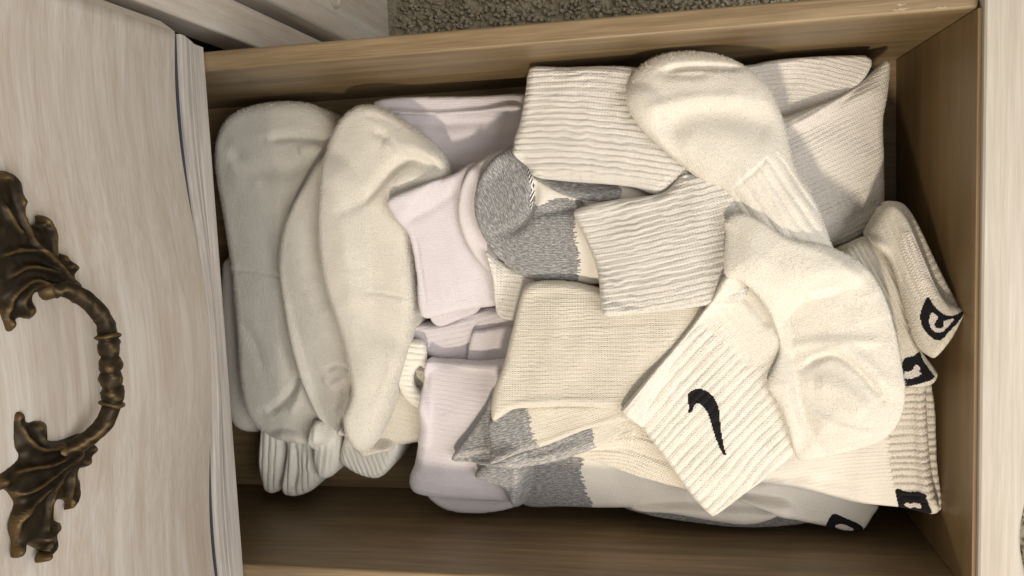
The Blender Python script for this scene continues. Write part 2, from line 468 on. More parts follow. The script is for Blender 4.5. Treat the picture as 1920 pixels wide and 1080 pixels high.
# bevelled right-hand edge
ed = mesh_obj('bevelled_edge', [(14.31, serp(14.3) - .1, 3.5), (14.31, serp(14.3) - .1, 27), (14.95, .35, 3.0), (14.95, .35, 27), (14.95, 1.6, 3.0), (14.95, 1.6, 27), (14.31, 1.6, 3.5), (14.31, 1.6, 27)],
              [(0, 2, 3, 1), (2, 4, 5, 3), (4, 6, 7, 5), (6, 0, 1, 7), (0, 6, 4, 2), (1, 3, 5, 7)], 'pale_paint', ud, False); bevel(ed, .12, 3)
prism_x('shadow_groove', np.linspace(-15, 14.2, 50), [(1.6, 3.24), (-.60, 3.24), (-.60, 3.42), (1.6, 3.42)], 'gap_shade', ud, yoff=lambda x: (0, serp_lip(x), serp_lip(x), 0))  # dark strip painted as the shade between panel and moulding
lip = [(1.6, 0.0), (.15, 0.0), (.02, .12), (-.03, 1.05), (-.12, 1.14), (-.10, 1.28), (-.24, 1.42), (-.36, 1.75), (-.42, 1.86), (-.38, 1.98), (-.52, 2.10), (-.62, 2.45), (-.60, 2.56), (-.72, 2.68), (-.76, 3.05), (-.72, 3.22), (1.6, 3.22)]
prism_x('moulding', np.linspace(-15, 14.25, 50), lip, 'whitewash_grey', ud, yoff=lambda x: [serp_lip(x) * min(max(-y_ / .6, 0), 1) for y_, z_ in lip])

# neighbouring drawer of the next column
nd = empty('neighbour_drawer', (31, 1, -15)); tag(nd, 'pale drawer front of the next column, behind the open drawer\'s side', 'drawer front')
box('panel', 18.44, 44.0, 0, 2.2, -29.6, 27.0, 'whitewash_z', nd, .25)
V, F = tube([(21.2 + .75 * math.cos(t), -.05, -17.6 + .75 * math.sin(t)) for t in np.linspace(0, 2 * math.pi, 33)], [.16] * 33, 8)
mesh_obj('carved_ring', V, F, 'pale_paint', nd)

# ------------------------------------------------------------------ bronze handle of the closed drawer
def leaf(name, pts, ridges, y0, parent, knobs=()):
    P = catmull(pts, True, 5)
    X, Y, d, Q, rim = grid_fill(P, .07)
    z = .30 * profile(d, .32) + .16 * (1 - np.exp(-(d / .5) ** 2))
    for a, amp, w in ridges:
        C = catmull(a, False, 6); dd, _, arc, tot = seg_dist(X, Y, C, False)
        z += amp * np.exp(-(dd / w) ** 2) * np.clip(np.sin(np.pi * np.clip(arc / tot, .05, .97)) * 1.8, .25, 1) * np.clip(d / .12, 0, 1)
    for bx, bz in knobs:
        z += .24 * np.exp(-((X - bx) ** 2 + (Y - bz) ** 2) / .045) * np.clip(d / .08, 0, 1)
    z += .05 * vnoise(X, Y, .32, 4.) * np.clip(d / .15, 0, 1)
    z = np.where(rim, 0.0, z + .02 * vnoise(X, Y, .25) * np.clip(d / .1, 0, 1))
    low, k_, FB = close_sheet(Q, rim)
    V = np.c_[X, y0 - z, Y]
    VB = np.c_[X[k_], np.full(len(k_), y0 + .05), Y[k_]]
    return mesh_obj(name, np.vstack([V, VB]), np.vstack([Q, FB]), 'aged_bronze', parent)
hd = empty('handle', (0, 0, 14)); hd.parent = ud; hd.location = Vector((0, -.01, .14)) 
UP = [(7.24, 15.23), (7.33, 14.97), (7.26, 14.65), (7.07, 14.42), (6.78, 14.27), (6.46, 14.23), (6.26, 14.05), (6.11, 14.24), (5.85, 14.24), (5.54, 14.12), (5.43, 13.9), (5.55, 13.69), (5.76, 13.7), (5.81, 13.46), (5.69, 13.11), (5.41, 12.9), (5.1, 12.89), (4.91, 12.85), (4.61, 12.96), (4.43, 12.94), (4.34, 12.52), (4.11, 12.34), (3.93, 12.05), (3.68, 12.08), (3.5, 12.2), (3.11, 11.8), (2.85, 12.1), (3.01, 12.7), (3.1, 13.28), (3.09, 13.77), (3.02, 14.21), (2.86, 14.39), (2.6, 14.19), (2.35, 14.18), (2.16, 14.51), (2.25, 14.96), (2.2, 15.18), (1.97, 15.25), (1.84, 15.45), (1.92, 15.65), (2.22, 15.72), (2.62, 15.81), (3.01, 15.73), (3.32, 15.97), (3.8, 16.38), (4.58, 16.61), (5.44, 16.57), (6.25, 16.27), (6.86, 15.79)]
UPR = [([(3.19, 12.31), (3.9, 13.41), (4.79, 14.33), (5.79, 14.8), (7.09, 15.07)], 0.22, 0.1), ([(3.35, 12.72), (3.8, 13.67), (4.01, 14.81), (3.63, 15.79)], 0.18, 0.09), ([(3.49, 12.88), (4.42, 13.99), (4.6, 15.1), (4.38, 16.11)], 0.18, 0.1), ([(3.18, 13.5), (3.51, 14.49), (3.14, 15.36), (2.11, 15.78)], 0.2, 0.1), ([(4.02, 13.4), (4.75, 13.38), (5.35, 13.39), (5.69, 13.75)], 0.2, 0.1), ([(3.28, 13.32), (3.28, 14.52), (2.82, 15.11), (2.43, 14.78)], 0.18, 0.09), ([(5.1, 14.74), (5.51, 15.2), (6.24, 15.6)], 0.18, 0.09), ([(3.8, 12.84), (3.96, 12.56)], 0.15, 0.1)]
LO = [(-0.88, 15.68), (-0.83, 15.46), (-0.97, 15.22), (-1.29, 15.14), (-1.34, 14.81), (-1.44, 14.43), (-1.68, 14.22), (-1.97, 14.3), (-2.17, 14.28), (-2.33, 13.89), (-2.38, 13.39), (-2.39, 12.69), (-2.63, 12.18), (-2.94, 12.03), (-3.24, 11.9), (-3.48, 12.01), (-3.5, 12.24), (-3.73, 12.25), (-3.81, 12.52), (-3.72, 12.91), (-3.95, 12.99), (-4.18, 12.88), (-4.62, 12.94), (-5.0, 13.12), (-5.09, 13.49), (-4.99, 13.69), (-4.83, 13.58), (-4.62, 13.73), (-4.53, 14.13), (-4.86, 14.34), (-5.24, 14.35), (-5.28, 14.11), (-5.48, 14.05), (-5.66, 14.24), (-6.03, 14.24), (-6.34, 14.41), (-6.47, 14.75), (-6.44, 15.07), (-6.31, 15.25), (-6.06, 15.14), (-6.03, 14.98), (-5.89, 15.15), (-5.65, 15.43), (-5.46, 15.67), (-5.86, 15.8), (-5.83, 16.06), (-5.66, 16.25), (-5.23, 16.16), (-4.72, 16.24), (-4.41, 16.13), (-3.98, 15.89), (-3.55, 16.09), (-3.33, 16.31), (-3.29, 16.66), (-2.92, 16.75), (-2.77, 16.52), (-2.69, 16.23), (-2.54, 15.79), (-2.35, 15.65), (-2.07, 15.8), (-1.65, 15.85), (-1.26, 15.8)]
LOR = [([(-2.57, 12.61), (-2.95, 13.71), (-3.03, 14.63), (-2.88, 15.46), (-2.83, 16.33)], 0.2, 0.1), ([(-2.7, 12.62), (-3.12, 13.56), (-3.57, 15.01), (-3.61, 16.07), (-2.96, 16.62)], 0.2, 0.09), ([(-2.83, 12.82), (-3.66, 14.22), (-4.2, 14.78), (-5.22, 14.99)], 0.22, 0.1), ([(-2.97, 13.02), (-3.73, 13.64), (-4.48, 13.65), (-4.85, 13.7)], 0.2, 0.1), ([(-2.51, 13.05), (-2.53, 14.48), (-2.03, 15.35), (-0.98, 15.74)], 0.2, 0.1), ([(-2.52, 13.65), (-2.36, 14.62), (-1.73, 14.93)], 0.16, 0.09), ([(-3.72, 14.39), (-4.13, 15.47), (-4.64, 16.13), (-5.59, 16.25)], 0.2, 0.1), ([(-5.54, 15.26), (-5.76, 14.73), (-6.27, 15.12)], 0.2, 0.09), ([(-4.45, 16.03), (-4.11, 15.69)], 0.15, 0.1)]
BAIL = [(3.09, -1.3, 13.63), (3.08, -1.7, 13.32), (2.75, -2.1, 13.04), (2.28, -2.4, 12.78), (1.76, -2.6, 12.62), (1.06, -2.7, 12.64), (0.28, -2.75, 12.72), (-0.43, -2.7, 12.69), (-1.13, -2.6, 12.56), (-1.84, -2.4, 12.74), (-2.3, -2.1, 13.05), (-2.61, -1.7, 13.38), (-2.83, -1.3, 13.73)]
KU = [(7.17, 15.17), (5.67, 13.71), (4.2, 12.87), (3.83, 12.44), (2.45, 14.74), (2.11, 15.63), (6.25, 14.75)]
KL = [(-0.96, 15.7), (-1.54, 14.87), (-3.13, 12.36), (-3.57, 12.74), (-4.85, 13.61), (-5.35, 14.44), (-6.26, 15.08), (-5.56, 16.24), (-2.96, 16.62)]
leaf('leaf_rosette', UP, UPR, -1.0, hd, KU)
leaf('leaf_rosette', LO, LOR, -1.0, hd, KL)
BC = np.array(BAIL); t_ = np.arange(len(BC)); ti = np.linspace(0, len(BC) - 1, 121)
def cr3(t):
    i = int(min(max(math.floor(t), 0), len(BC) - 2)); f = t - i
    p0, p1, p2, p3 = BC[max(i - 1, 0)], BC[i], BC[i + 1], BC[min(i + 2, len(BC) - 1)]
    return .5 * ((2 * p1) + (p2 - p0) * f + (2 * p0 - 5 * p1 + 4 * p2 - p3) * f * f + (3 * p1 - p0 - 3 * p2 + p3) * f ** 3)
path = [cr3(t) for t in ti]; rad = []
for t in ti:
    r = .36 - .012 * abs(t - 6)
    if 4.9 < t < 8.1:
        w_ = (t - 4.9) / 3.2
        r = .31 + .09 * abs(math.sin(w_ * math.pi * 4.0)) ** .6
    if abs(t - 4.75) < .14 or abs(t - 8.25) < .14: r = .47
    r *= 1 + .035 * math.sin(4.1 * t + 1)   # wob
    rad.append(r)
V, F = tube(path, rad, 16); V = np.array(V)
ctr = np.repeat(np.array(path), 16, 0); th = np.tile(np.arange(16) * 2 * math.pi / 16, len(path)); tt = np.repeat(ti, 16)
carve = .10 * np.sin(3 * th + 5.0 * tt) * ((tt > 4.9) & (tt < 8.1)) + .07 * np.sin(4 * th) * ((tt <= 4.7) | (tt >= 8.3)) + .10 * vnoise(np.cos(th) + tt * 2.2, np.sin(th), .5)
V = ctr + (V - ctr) * (1 + carve)[:, None]
mesh_obj('bail', V, F, 'aged_bronze', hd)
for q in (BC[0], BC[-1]):
    V, F = tube([(q[0], .2, q[2]), (q[0], -.5, q[2]), (q[0], -1.0, q[2]), (q[0], -1.55, q[2])], [.35, .3, .38, .25], 12); mesh_obj('post', V, F, 'aged_bronze', hd)


# ------------------------------------------------------------------ open drawer
od = empty('open_drawer', (0, -14, -13)); tag(od, 'open wooden drawer with honey brown sides, full of white socks', 'drawer')
box('side_board', 13.06, 14.08, -36.5, 12, -13.2, 0, 'drawer_wood', od, .16)
box('side_board', -14.32, -13.3, -36.5, 12, -13.2, 0, 'drawer_wood', od, .16)
box('bottom_board', -13.29, 13.05, -36.49, 12, -13.1, FLOOR_Z, 'drawer_wood', od, 0)
box('back_board', -13.29, 13.05, 11.0, 11.99, FLOOR_Z + .01, -.6, 'drawer_wood_front', od, 0)
def bow(x): return -39.1 + .85 * math.exp(-((x + 10.2) / 3.0) ** 2) + .3 * math.exp(-((x - 12) / 3.0) ** 2)
fr = prism_x('front_board', np.linspace(-16.2, 16.2, 55), [(-36.51, -14.0), (-36.51, .42), (-36.62, .5), (0, .5), (.1, .4), (.1, -14.0)], 'whitewash_front', od, False,
             yoff=lambda x: (-.05, -.05, -.02, bow(x) + .1, bow(x) - .1, bow(x) - .1))
box('inner_lining', -13.29, 13.05, -36.549, -36.38, FLOOR_Z + .005, .18, 'drawer_wood_front', od, .03)
# dab of pale paint on the rim near the front corner
rs = np.random.RandomState(5)
for q in range(4):
    cx, cy = 13.3 + rs.uniform(-.1, .4), -34.2 + rs.uniform(-1.0, 1.0); n = 12
    ring = [(cx + rs.uniform(.02, .09) * math.cos(t), cy + rs.uniform(.1, .4) * math.sin(t), .012) for t in np.linspace(0, 6.283, n, endpoint=False)]
    V = ring + [(cx, cy, .03 + .003 * q)]
    mesh_obj('paint_smear', V, [(i, (i + 1) % n, n) for i in range(n)], 'worn_finish', od)

# ------------------------------------------------------------------ socks: outlines in cm (x right, y into the dresser), stacked bottom to top
LAYERS = [
dict(sock='plush_sock.a0', part='foot', out=[(3.08,5.34),(0.97,6.01),(-2.62,6.27),(-6.63,6.29),(-8.39,5.72),(-8.75,4.11),(-7.71,2.4),(-2.67,1.65),(2.28,2.04)], z=[(-2.63,5.49,-10.2)], h=0.8, r=1, mat='plush', spine=[(3.11,4.92),(3,1.18)], rib=0, amp=0, fill=1, step=0.1, cr=[([(2.42,5.05),(-2.52,5.07),(-7.9,4.35)],0.15,0.5)], puff=0, pieces=[], noise=0.05, wav=0.03, drape=1, R=2.5, sm=4),
dict(sock='plush_sock.a1', part='cuff', out=[(-7.73,2.99),(-7.9,1.77),(-9.14,1.49),(-10.57,1.59),(-12.01,1.92),(-12.5,2.72),(-12.11,3.29),(-10.6,3.52),(-9.16,3.37)], z=[(-10.23,2.51,-8.9)], h=0.7, r=0.6, mat='plush_rib', spine=[(-7.91,2.01),(-12.34,2.38)], rib=0.42, amp=0.07, fill=1, step=0.06, cr=[], puff=0, pieces=[], noise=0.04, wav=0.03, drape=1, R=2.5, sm=4),
dict(sock='plush_sock.a1', part='cuff', out=[(-7.61,1.18),(-7.77,-0.65),(-9.34,-0.98),(-10.92,-1.05),(-11.89,-0.51),(-12.44,0.56),(-12.43,1.53),(-11.71,1.87),(-10.79,1.56),(-9.37,1.23)], z=[(-10.07,0.43,-8.5)], h=0.75, r=0.6, mat='plush_rib', spine=[(-7.77,-0.05),(-12.16,0.37)], rib=0.42, amp=0.07, fill=1, step=0.06, cr=[([(-8.99,0.51),(-10.55,0.48),(-11.79,0.86)],0.3,0.2),([(-8.28,-0.38),(-9.49,-0.65),(-10.89,-0.37)],-0.2,0.3)], puff=0, pieces=[], noise=0.04, wav=0.03, drape=1, R=2.5, sm=4),
dict(sock='plush_sock.a1', part='foot', out=[(9.27,4.83),(10.86,4.49),(12.05,3.42),(12.54,1.5),(12.55,-0.53),(12.2,-2.14),(11.3,-3.45),(9.88,-4.15),(7.82,-3.68),(5.61,-2.13),(3.34,-1.27),(0.35,-1.47),(-2.99,-2.01),(-6.34,-2.56),(-8.19,-2.53),(-8.7,-1.33),(-8.58,0.29),(-8.28,2.02),(-7.15,3.42),(-5.08,3.91),(-2.32,3.96),(0.43,4.02),(2.47,4.12),(4.86,4.35),(7.58,4.71)], z=[(10.66,0.5,-8.4),(-7.11,1.58,-7.9),(2.48,4.42,-8.4)], h=0.9, r=0.75, mat='plush', spine=[(12.3,-0.37),(2.47,1.7),(-8.12,0.64)], rib=0.13, amp=0, fill=1, step=0.1, cr=[([(10.23,0.85),(10.25,-1.33),(9.74,-3.84)],0.35,0.28),([(9.2,-1.26),(9.43,-2.7),(8.72,-4.07)],-0.2,0.4),([(9.98,3.66),(8.58,2.06),(8.28,-0.49),(8.8,-2.67)],0.28,0.6),([(9.15,3.52),(8.28,2.64),(7.54,1.02)],-0.14,0.3),([(2.32,3.74),(2.22,2.09),(1.71,-0.28)],0.12,0.09),([(-0.84,3.41),(-2.19,2.36),(-4.21,1.74)],0.08,0.35),([(-3.85,-0.51),(-5.19,-0.06),(-6.29,1.12),(-6.58,2.07)],0.3,0.28),([(-4.18,-1.04),(-5.68,-0.58),(-6.71,0.21)],-0.16,0.25),([(-2.19,0.5),(-3.86,0.04),(-4.86,0.29)],0.12,0.3)], puff=0.25, pieces=[], noise=0.05, wav=0.03, drape=1, R=2.5, sm=4),
dict(sock='plush_sock.a2', part='cuff', out=[(-6.99,-1.73),(-7.43,-2.72),(-8.68,-2.82),(-10.39,-2.49),(-10.96,-1.67),(-10.55,-1.12),(-8.96,-1)], z=[(-9.37,-1.88,-7.5)], h=0.7, r=0.7, mat='plush_rib', spine=[(-7.17,-2.64),(-10.53,-2.04)], rib=0.42, amp=0.05, fill=1, step=0.08, cr=[], puff=0, pieces=[], noise=0.05, wav=0.03, drape=1, R=2.5, sm=4),
dict(sock='plush_sock.a2', part='foot', out=[(9.04,-3.93),(7.27,-2.04),(5.05,-0.6),(2.81,-0.02),(0.21,-0.18),(-2.73,-0.64),(-5.51,-1.46),(-7.28,-2.42),(-7.88,-3.64),(-7.1,-5.47),(-0.87,-7.14),(7.61,-6.45)], z=[(3.1,-1.23,-6.6),(-6.82,-2.84,-6.9),(2.96,-6.08,-6.3)], h=0.75, r=0.55, mat='plush', spine=[(8.89,-4.81),(3.13,-1.56),(-2.37,-2.1),(-7.64,-3.41)], rib=0, amp=0, fill=1, step=0.1, cr=[([(6.21,-3.23),(4.04,-2.69),(1.82,-2.83),(-0.43,-3.5)],0.3,0.6),([(-3.74,-2.76),(-3.47,-3.59),(-3.73,-4.43)],0.14,0.16),([(-4,-2.66),(-4.66,-2.96),(-4.49,-3.68),(-3.99,-4.24)],-0.15,0.25),([(-4.65,-3.66),(-5.64,-3.4),(-6.48,-2.98)],0.14,0.25)], puff=0.2, pieces=[], noise=0.05, wav=0.03, drape=1, R=2.5, sm=8),
dict(sock='plush_sock.a3', part='cuff', out=[(-7.12,-3.72),(-8.51,-4.55),(-8.49,-6.56),(-9.95,-6.13),(-10.81,-5.31),(-10.83,-4.4),(-10.41,-3.37),(-9.76,-2.73),(-8.47,-3.01)], z=[(-9.7,-4.47,-7.6)], h=0.6, r=0.5, mat='plush_rib', spine=[(-7.78,-4.04),(-10.54,-4.97)], rib=0.3, amp=0.05, fill=1, step=0.07, cr=[], puff=0, pieces=[], noise=0.05, wav=0.03, drape=1, R=2.5, sm=4),
dict(sock='lilac_sock.l1', part='leg', out=[(11.4,-5.55),(11.78,-6.93),(11.48,-9.24),(11.42,-12.49),(11.4,-15.19),(8.14,-15.84),(6.83,-14.2),(6.96,-11.63),(7.21,-9.67),(8.85,-8.43)], z=[(9.67,-10.78,-8.2)], h=0.5, r=0.4, mat='lilac', spine=[(9.87,-6.64),(9.65,-15.66)], rib=0.3, amp=0.01, fill=1, step=0.1, cr=[([(10.71,-7.35),(10.48,-10.94),(10.4,-15.22)],0.12,0.2),([(8.67,-10.2),(8.61,-12.46),(8.77,-15)],0.1,0.25),([(9.97,-9.29),(9.84,-12.52),(9.81,-15.04)],-0.08,0.3)], puff=0, pieces=[], noise=0.08, wav=0.03, drape=1, R=2.5, sm=4),
dict(sock='lilac_sock.l1', part='fold', out=[(12.03,-6.04),(12.26,-7.23),(12.18,-9.36),(11.99,-12.58),(11.9,-15.26),(11.04,-15.38),(10.95,-12.65),(11,-10.09),(11.2,-7.83),(11.5,-6.57)], z=[(11.61,-10.96,-7.9)], h=0.3, r=0.35, mat='lilac', spine=[(11.93,-6.14),(11.46,-15.44)], rib=0.3, amp=0, fill=0, step=0.1, cr=[], puff=0, pieces=[], noise=0.06, wav=0.03, drape=1, R=2.5, sm=4),
dict(sock='lilac_sock.l4', part='leg', out=[(-1.37,-7.55),(-1.21,-9.73),(-0.41,-12.07),(-0.84,-14.15),(-2.43,-14.72),(-4.03,-14.17),(-4.01,-11.9),(-4.01,-10.25),(-3.18,-8.62),(-2.68,-7.64)], z=[(-2.38,-10.33,-7.6)], h=0.5, r=0.4, mat='lilac', spine=[(-2.6,-7.79),(-1.93,-11.13),(-1.1,-14.7)], rib=0.3, amp=0.03, fill=1, step=0.08, cr=[([(-3.6,-11.37),(-2.32,-11.5),(-1.05,-11.98)],0.12,0.15)], puff=0, pieces=[], noise=0.08, wav=0.03, drape=1, R=2.5, sm=4),
dict(sock='lilac_sock.l4', part='fold', out=[(-1.88,-11.68),(-1.57,-12.37),(-1.58,-14.54),(-3.91,-14.45),(-3.89,-11.56)], z=[(-2.63,-13.07,-7)], h=0.25, r=0.3, mat='lilac', spine=[(-2.54,-11.7),(-2.3,-14.71)], rib=0.22, amp=0, fill=0, step=0.1, cr=[], puff=0, pieces=[], noise=0.05, wav=0.03, drape=1, R=2.5, sm=4),
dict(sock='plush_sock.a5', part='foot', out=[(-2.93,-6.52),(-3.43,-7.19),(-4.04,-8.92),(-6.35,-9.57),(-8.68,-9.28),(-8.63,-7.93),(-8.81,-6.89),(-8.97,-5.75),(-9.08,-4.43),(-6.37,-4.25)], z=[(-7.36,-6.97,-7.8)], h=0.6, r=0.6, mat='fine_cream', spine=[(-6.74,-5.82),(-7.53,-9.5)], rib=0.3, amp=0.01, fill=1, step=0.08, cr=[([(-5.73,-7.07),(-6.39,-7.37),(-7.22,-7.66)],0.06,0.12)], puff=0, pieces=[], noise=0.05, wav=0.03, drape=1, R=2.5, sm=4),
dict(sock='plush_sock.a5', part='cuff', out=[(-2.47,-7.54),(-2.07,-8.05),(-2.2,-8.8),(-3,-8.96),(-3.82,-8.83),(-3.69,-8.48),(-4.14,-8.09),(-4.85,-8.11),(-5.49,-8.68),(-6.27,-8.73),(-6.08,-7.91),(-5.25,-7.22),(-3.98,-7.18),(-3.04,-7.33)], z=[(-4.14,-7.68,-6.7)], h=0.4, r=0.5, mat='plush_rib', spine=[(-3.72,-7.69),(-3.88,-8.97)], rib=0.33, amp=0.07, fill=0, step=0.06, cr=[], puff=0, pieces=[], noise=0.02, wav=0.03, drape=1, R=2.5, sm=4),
dict(sock='plush_sock.a3', part='foot', out=[(11.69,-6.4),(11.36,-7.39),(10.4,-8.85),(9.24,-10.2),(8.3,-10.87),(7.39,-11.01),(6.73,-10.8),(5.33,-9.54),(4.13,-8.7),(1.97,-8.69),(0.11,-8.66),(-2.07,-8.24),(-4.34,-7.54),(-6.61,-6.7),(-8.24,-5.73),(-8.49,-5.06),(-7.74,-4.54),(-6.15,-4.38),(-4.7,-4.96),(-3.16,-4.69),(-1.28,-4.27),(0.62,-3.76),(2.5,-3.41),(4.98,-3.41),(7.4,-3.72),(9.27,-3.87),(10.81,-4.69),(11.52,-5.56)], z=[(9.73,-6.61,-6),(-6.47,-5.43,-5.6),(3.08,-3.68,-5.7)], h=0.85, r=0.65, mat='plush', spine=[(11.44,-6.98),(3.96,-6.43),(-7.83,-5.67)], rib=0.16, amp=0, fill=1, step=0.1, cr=[([(7.48,-11.04),(8.13,-9.91),(8.36,-8.84),(7.87,-7.89),(6.72,-6.74),(5.86,-5.76),(5.58,-5.16)],0.42,0.3),([(8.26,-10.83),(8.86,-9.63),(9.13,-8.41),(9.57,-7.35)],-0.25,0.5),([(10.1,-6.91),(9.55,-7.82),(8.35,-8.99)],0.22,0.22),([(6.94,-10.46),(7.31,-8.94),(6.75,-7.99)],-0.25,0.45),([(11.06,-6.34),(10.76,-7.41),(10,-8.77)],0.12,0.2),([(0.5,-8.92),(0.79,-7.37),(1.08,-6.03)],0.1,0.08),([(3.46,-4),(2.51,-5.24),(2.45,-6.36)],0.07,0.3),([(0.69,-4.76),(-0.89,-6.2),(-3.02,-6.79),(-5.79,-6)],0.22,0.6),([(-1.93,-8.18),(-3.98,-7.47),(-5.85,-6.62),(-6.83,-6.13)],-0.15,0.4),([(-6.8,-5.85),(-7.08,-6.55),(-6.59,-7.17)],0.15,0.15)], puff=0.25, pieces=[], noise=0.05, wav=0.03, drape=1, R=2.5, sm=12),
dict(sock='lilac_sock.l2', part='flap', out=[(-0.63,-9.29),(-0.19,-11),(0.25,-12.47),(-0.52,-12.11),(-0.97,-10.97),(-1.33,-9.71)], z=[(-0.65,-10.66,-6.7)], h=0.2, r=0.2, mat='lilac', spine=[(-0.92,-9.33),(-0.04,-12.49)], rib=0.22, amp=0.01, fill=0, step=0.1, cr=[], puff=0, pieces=[], noise=0.05, wav=0.03, drape=1, R=2.5, sm=4),
dict(sock='lilac_sock.l2', part='leg', out=[(6.18,-7.86),(6.81,-9.5),(7.46,-11.43),(7.93,-12.9),(5.13,-14.18),(2.69,-14.34),(0.23,-13.91),(-0.15,-13.28),(-0.28,-11.79),(-0.58,-10.27),(-0.66,-9.29),(0.01,-9.02),(2.03,-9.03),(3.86,-8.85),(4.63,-8.51),(5.25,-8.08)], z=[(5.99,-8.16,-4.6),(-0.24,-10.89,-5.9),(4.57,-13.27,-6.1)], h=0.5, r=0.4, mat='lilac', spine=[(3.03,-8.16),(3.17,-11.25),(3.92,-14.49)], rib=0.2, amp=0.01, fill=1, step=0.07, cr=[([(4.34,-8.75),(4.11,-9.19),(1.74,-9.41),(-0.42,-9.53)],0.1,0.12),([(4.94,-8.61),(5.47,-9.98),(6.85,-12.08)],0.14,0.3),([(6.44,-11.48),(3.76,-11.44),(0.39,-11.79)],-0.08,0.5)], puff=0, pieces=[], noise=0.05, wav=0.03, drape=1, R=2.5, sm=4),
dict(sock='lilac_sock.l3', part='rim', out=[(8.64,-14.47),(8,-12.85),(6.84,-12.07),(5.4,-11.75),(4.06,-11.95),(2.78,-12.49),(1.96,-13.27),(2.18,-13.79),(3.98,-13.58),(5.48,-13.24),(6.94,-13.42),(7.91,-14.5)], z=[(5.22,-12.25,-5.3)], h=0.35, r=0.35, mat='lilac_plush', spine=[(8.48,-14.29),(6.68,-12.25),(4.36,-12.11),(2.07,-13.41)], rib=0, amp=0, fill=0, step=0.1, cr=[], puff=0, pieces=[], noise=0.05, wav=0.03, drape=1, R=2.5, sm=4),
dict(sock='lilac_sock.l5', part='toe', out=[(-11.59,-8.23),(-11.72,-9.91),(-11.82,-12.57),(-11.61,-14.38),(-12.28,-14.02),(-12.71,-12.86),(-12.92,-11.19),(-12.8,-9.69),(-12.32,-8.7)], z=[(-12.35,-11.22,-7.4)], h=0.5, r=0.5, mat='lilac', spine=[(-11.76,-8.35),(-11.78,-14.29)], rib=0, amp=0, fill=1, step=0.1, cr=[], puff=0, pieces=[], noise=0.05, wav=0.03, drape=1, R=2.5, sm=4),
dict(sock='lilac_sock.l5', part='leg', out=[(-3.12,-9.24),(-3.22,-9.91),(-3.28,-12.28),(-3.51,-14.92),(-7.22,-15.22),(-10.44,-14.75),(-11.61,-14.21),(-11.75,-12.4),(-11.8,-10.39),(-11.72,-8.34),(-11.43,-7.52),(-10.66,-7.32),(-9.53,-7.78),(-7.39,-8.26),(-5,-8.65),(-3.71,-8.9)], z=[(-4.13,-10.83,-6.6),(-10.67,-10.46,-6.8),(-7.26,-13.94,-6.4)], h=0.8, r=0.7, mat='lilac', spine=[(-5.12,-8.87),(-5.38,-10.95),(-5.65,-15.1)], rib=0.28, amp=0.02, fill=1, step=0.08, cr=[([(-3.95,-9.14),(-7.19,-8.89),(-10.54,-8.28)],-0.06,0.4),([(-10.61,-8.28),(-10.76,-10.3),(-10.71,-14.23)],-0.08,0.25)], puff=0.2, pieces=[], noise=0.06, wav=0.03, drape=1, R=2.5, sm=4),
dict(sock='grey_sock.g1', part='leg', out=[(3.14,-13.33),(2.13,-14.3),(1.48,-15.95),(0.26,-16.81),(-0.93,-15.86),(-0.97,-14.57),(-0.65,-13.56),(0.37,-13.39),(1.94,-13.44)], z=[(0.92,-14.4,-5.8)], h=0.4, r=0.35, mat='crew', spine=[(1.29,-12.96),(0.75,-16.88)], rib=0.28, amp=0.03, fill=1, step=0.06, cr=[], puff=0, pieces=[], noise=0.05, wav=0.03, drape=1, R=2.5, sm=4),
dict(sock='grey_sock.g1', part='foot', out=[(8.83,-15.1),(8.13,-13.92),(6.98,-13.16),(5.64,-12.84),(4.27,-13.07),(3.08,-13.76),(1.99,-14.57),(1.42,-15.81),(1.28,-17.97),(1.15,-19.57),(2.8,-22.48),(5.37,-22.54),(6.42,-21.16),(6.56,-18.3),(7.54,-15.99)], z=[(5.16,-13.8,-5.2),(4.37,-18.8,-5.2),(1.54,-15.75,-5.2)], h=0.7, r=0.8, mat='white_knit', spine=[(5.77,-13.28),(3.09,-14.73),(2.64,-19.67)], rib=0.2, amp=0.01, fill=1, step=0.07, cr=[([(7.22,-16.08),(5.79,-16.02),(4.66,-15.54),(3.99,-14.18)],0.35,0.3),([(5.07,-16),(5.17,-17.17),(5.38,-18.9)],0.3,0.25),([(7.17,-14.06),(5.46,-13.63),(3.71,-14.07)],-0.12,0.35)], puff=0.3, pieces=[('grey_toe',[(9.05,-15.43),(8.32,-13.86),(6.97,-12.96),(5.66,-12.45),(4.07,-12.93),(2.75,-13.91),(1.79,-14.71),(1.17,-15.92),(0.96,-18.06),(2.97,-18.36),(4.41,-18.24),(5.47,-18.9),(5.82,-17.33),(5.5,-16.1),(6.65,-16.03),(7.67,-15.66)],'heather',0),('toe_seam',[(7.44,-15.71),(7.49,-15.83),(6.65,-16.06),(5.48,-15.95),(5.49,-15.81),(6.51,-15.91)],'seam_yarn',0.02)], noise=0.05, wav=0.03, drape=1, R=2.5, sm=4),
dict(sock='crew_sock.r1', part='toe', out=[(7.07,-16.1),(7.02,-17.73),(6.74,-20.46),(5.67,-20.63),(5.59,-19.29),(5.9,-17.95),(6.4,-16.97)], z=[(6.26,-18.58,-5.2)], h=0.2, r=0.2, mat='heather', spine=[(6.62,-16.43),(6,-20.64)], rib=0.2, amp=0.02, fill=0, step=0.06, cr=[], puff=0, pieces=[], noise=0.05, wav=0.03, drape=1, R=2.5, sm=4),
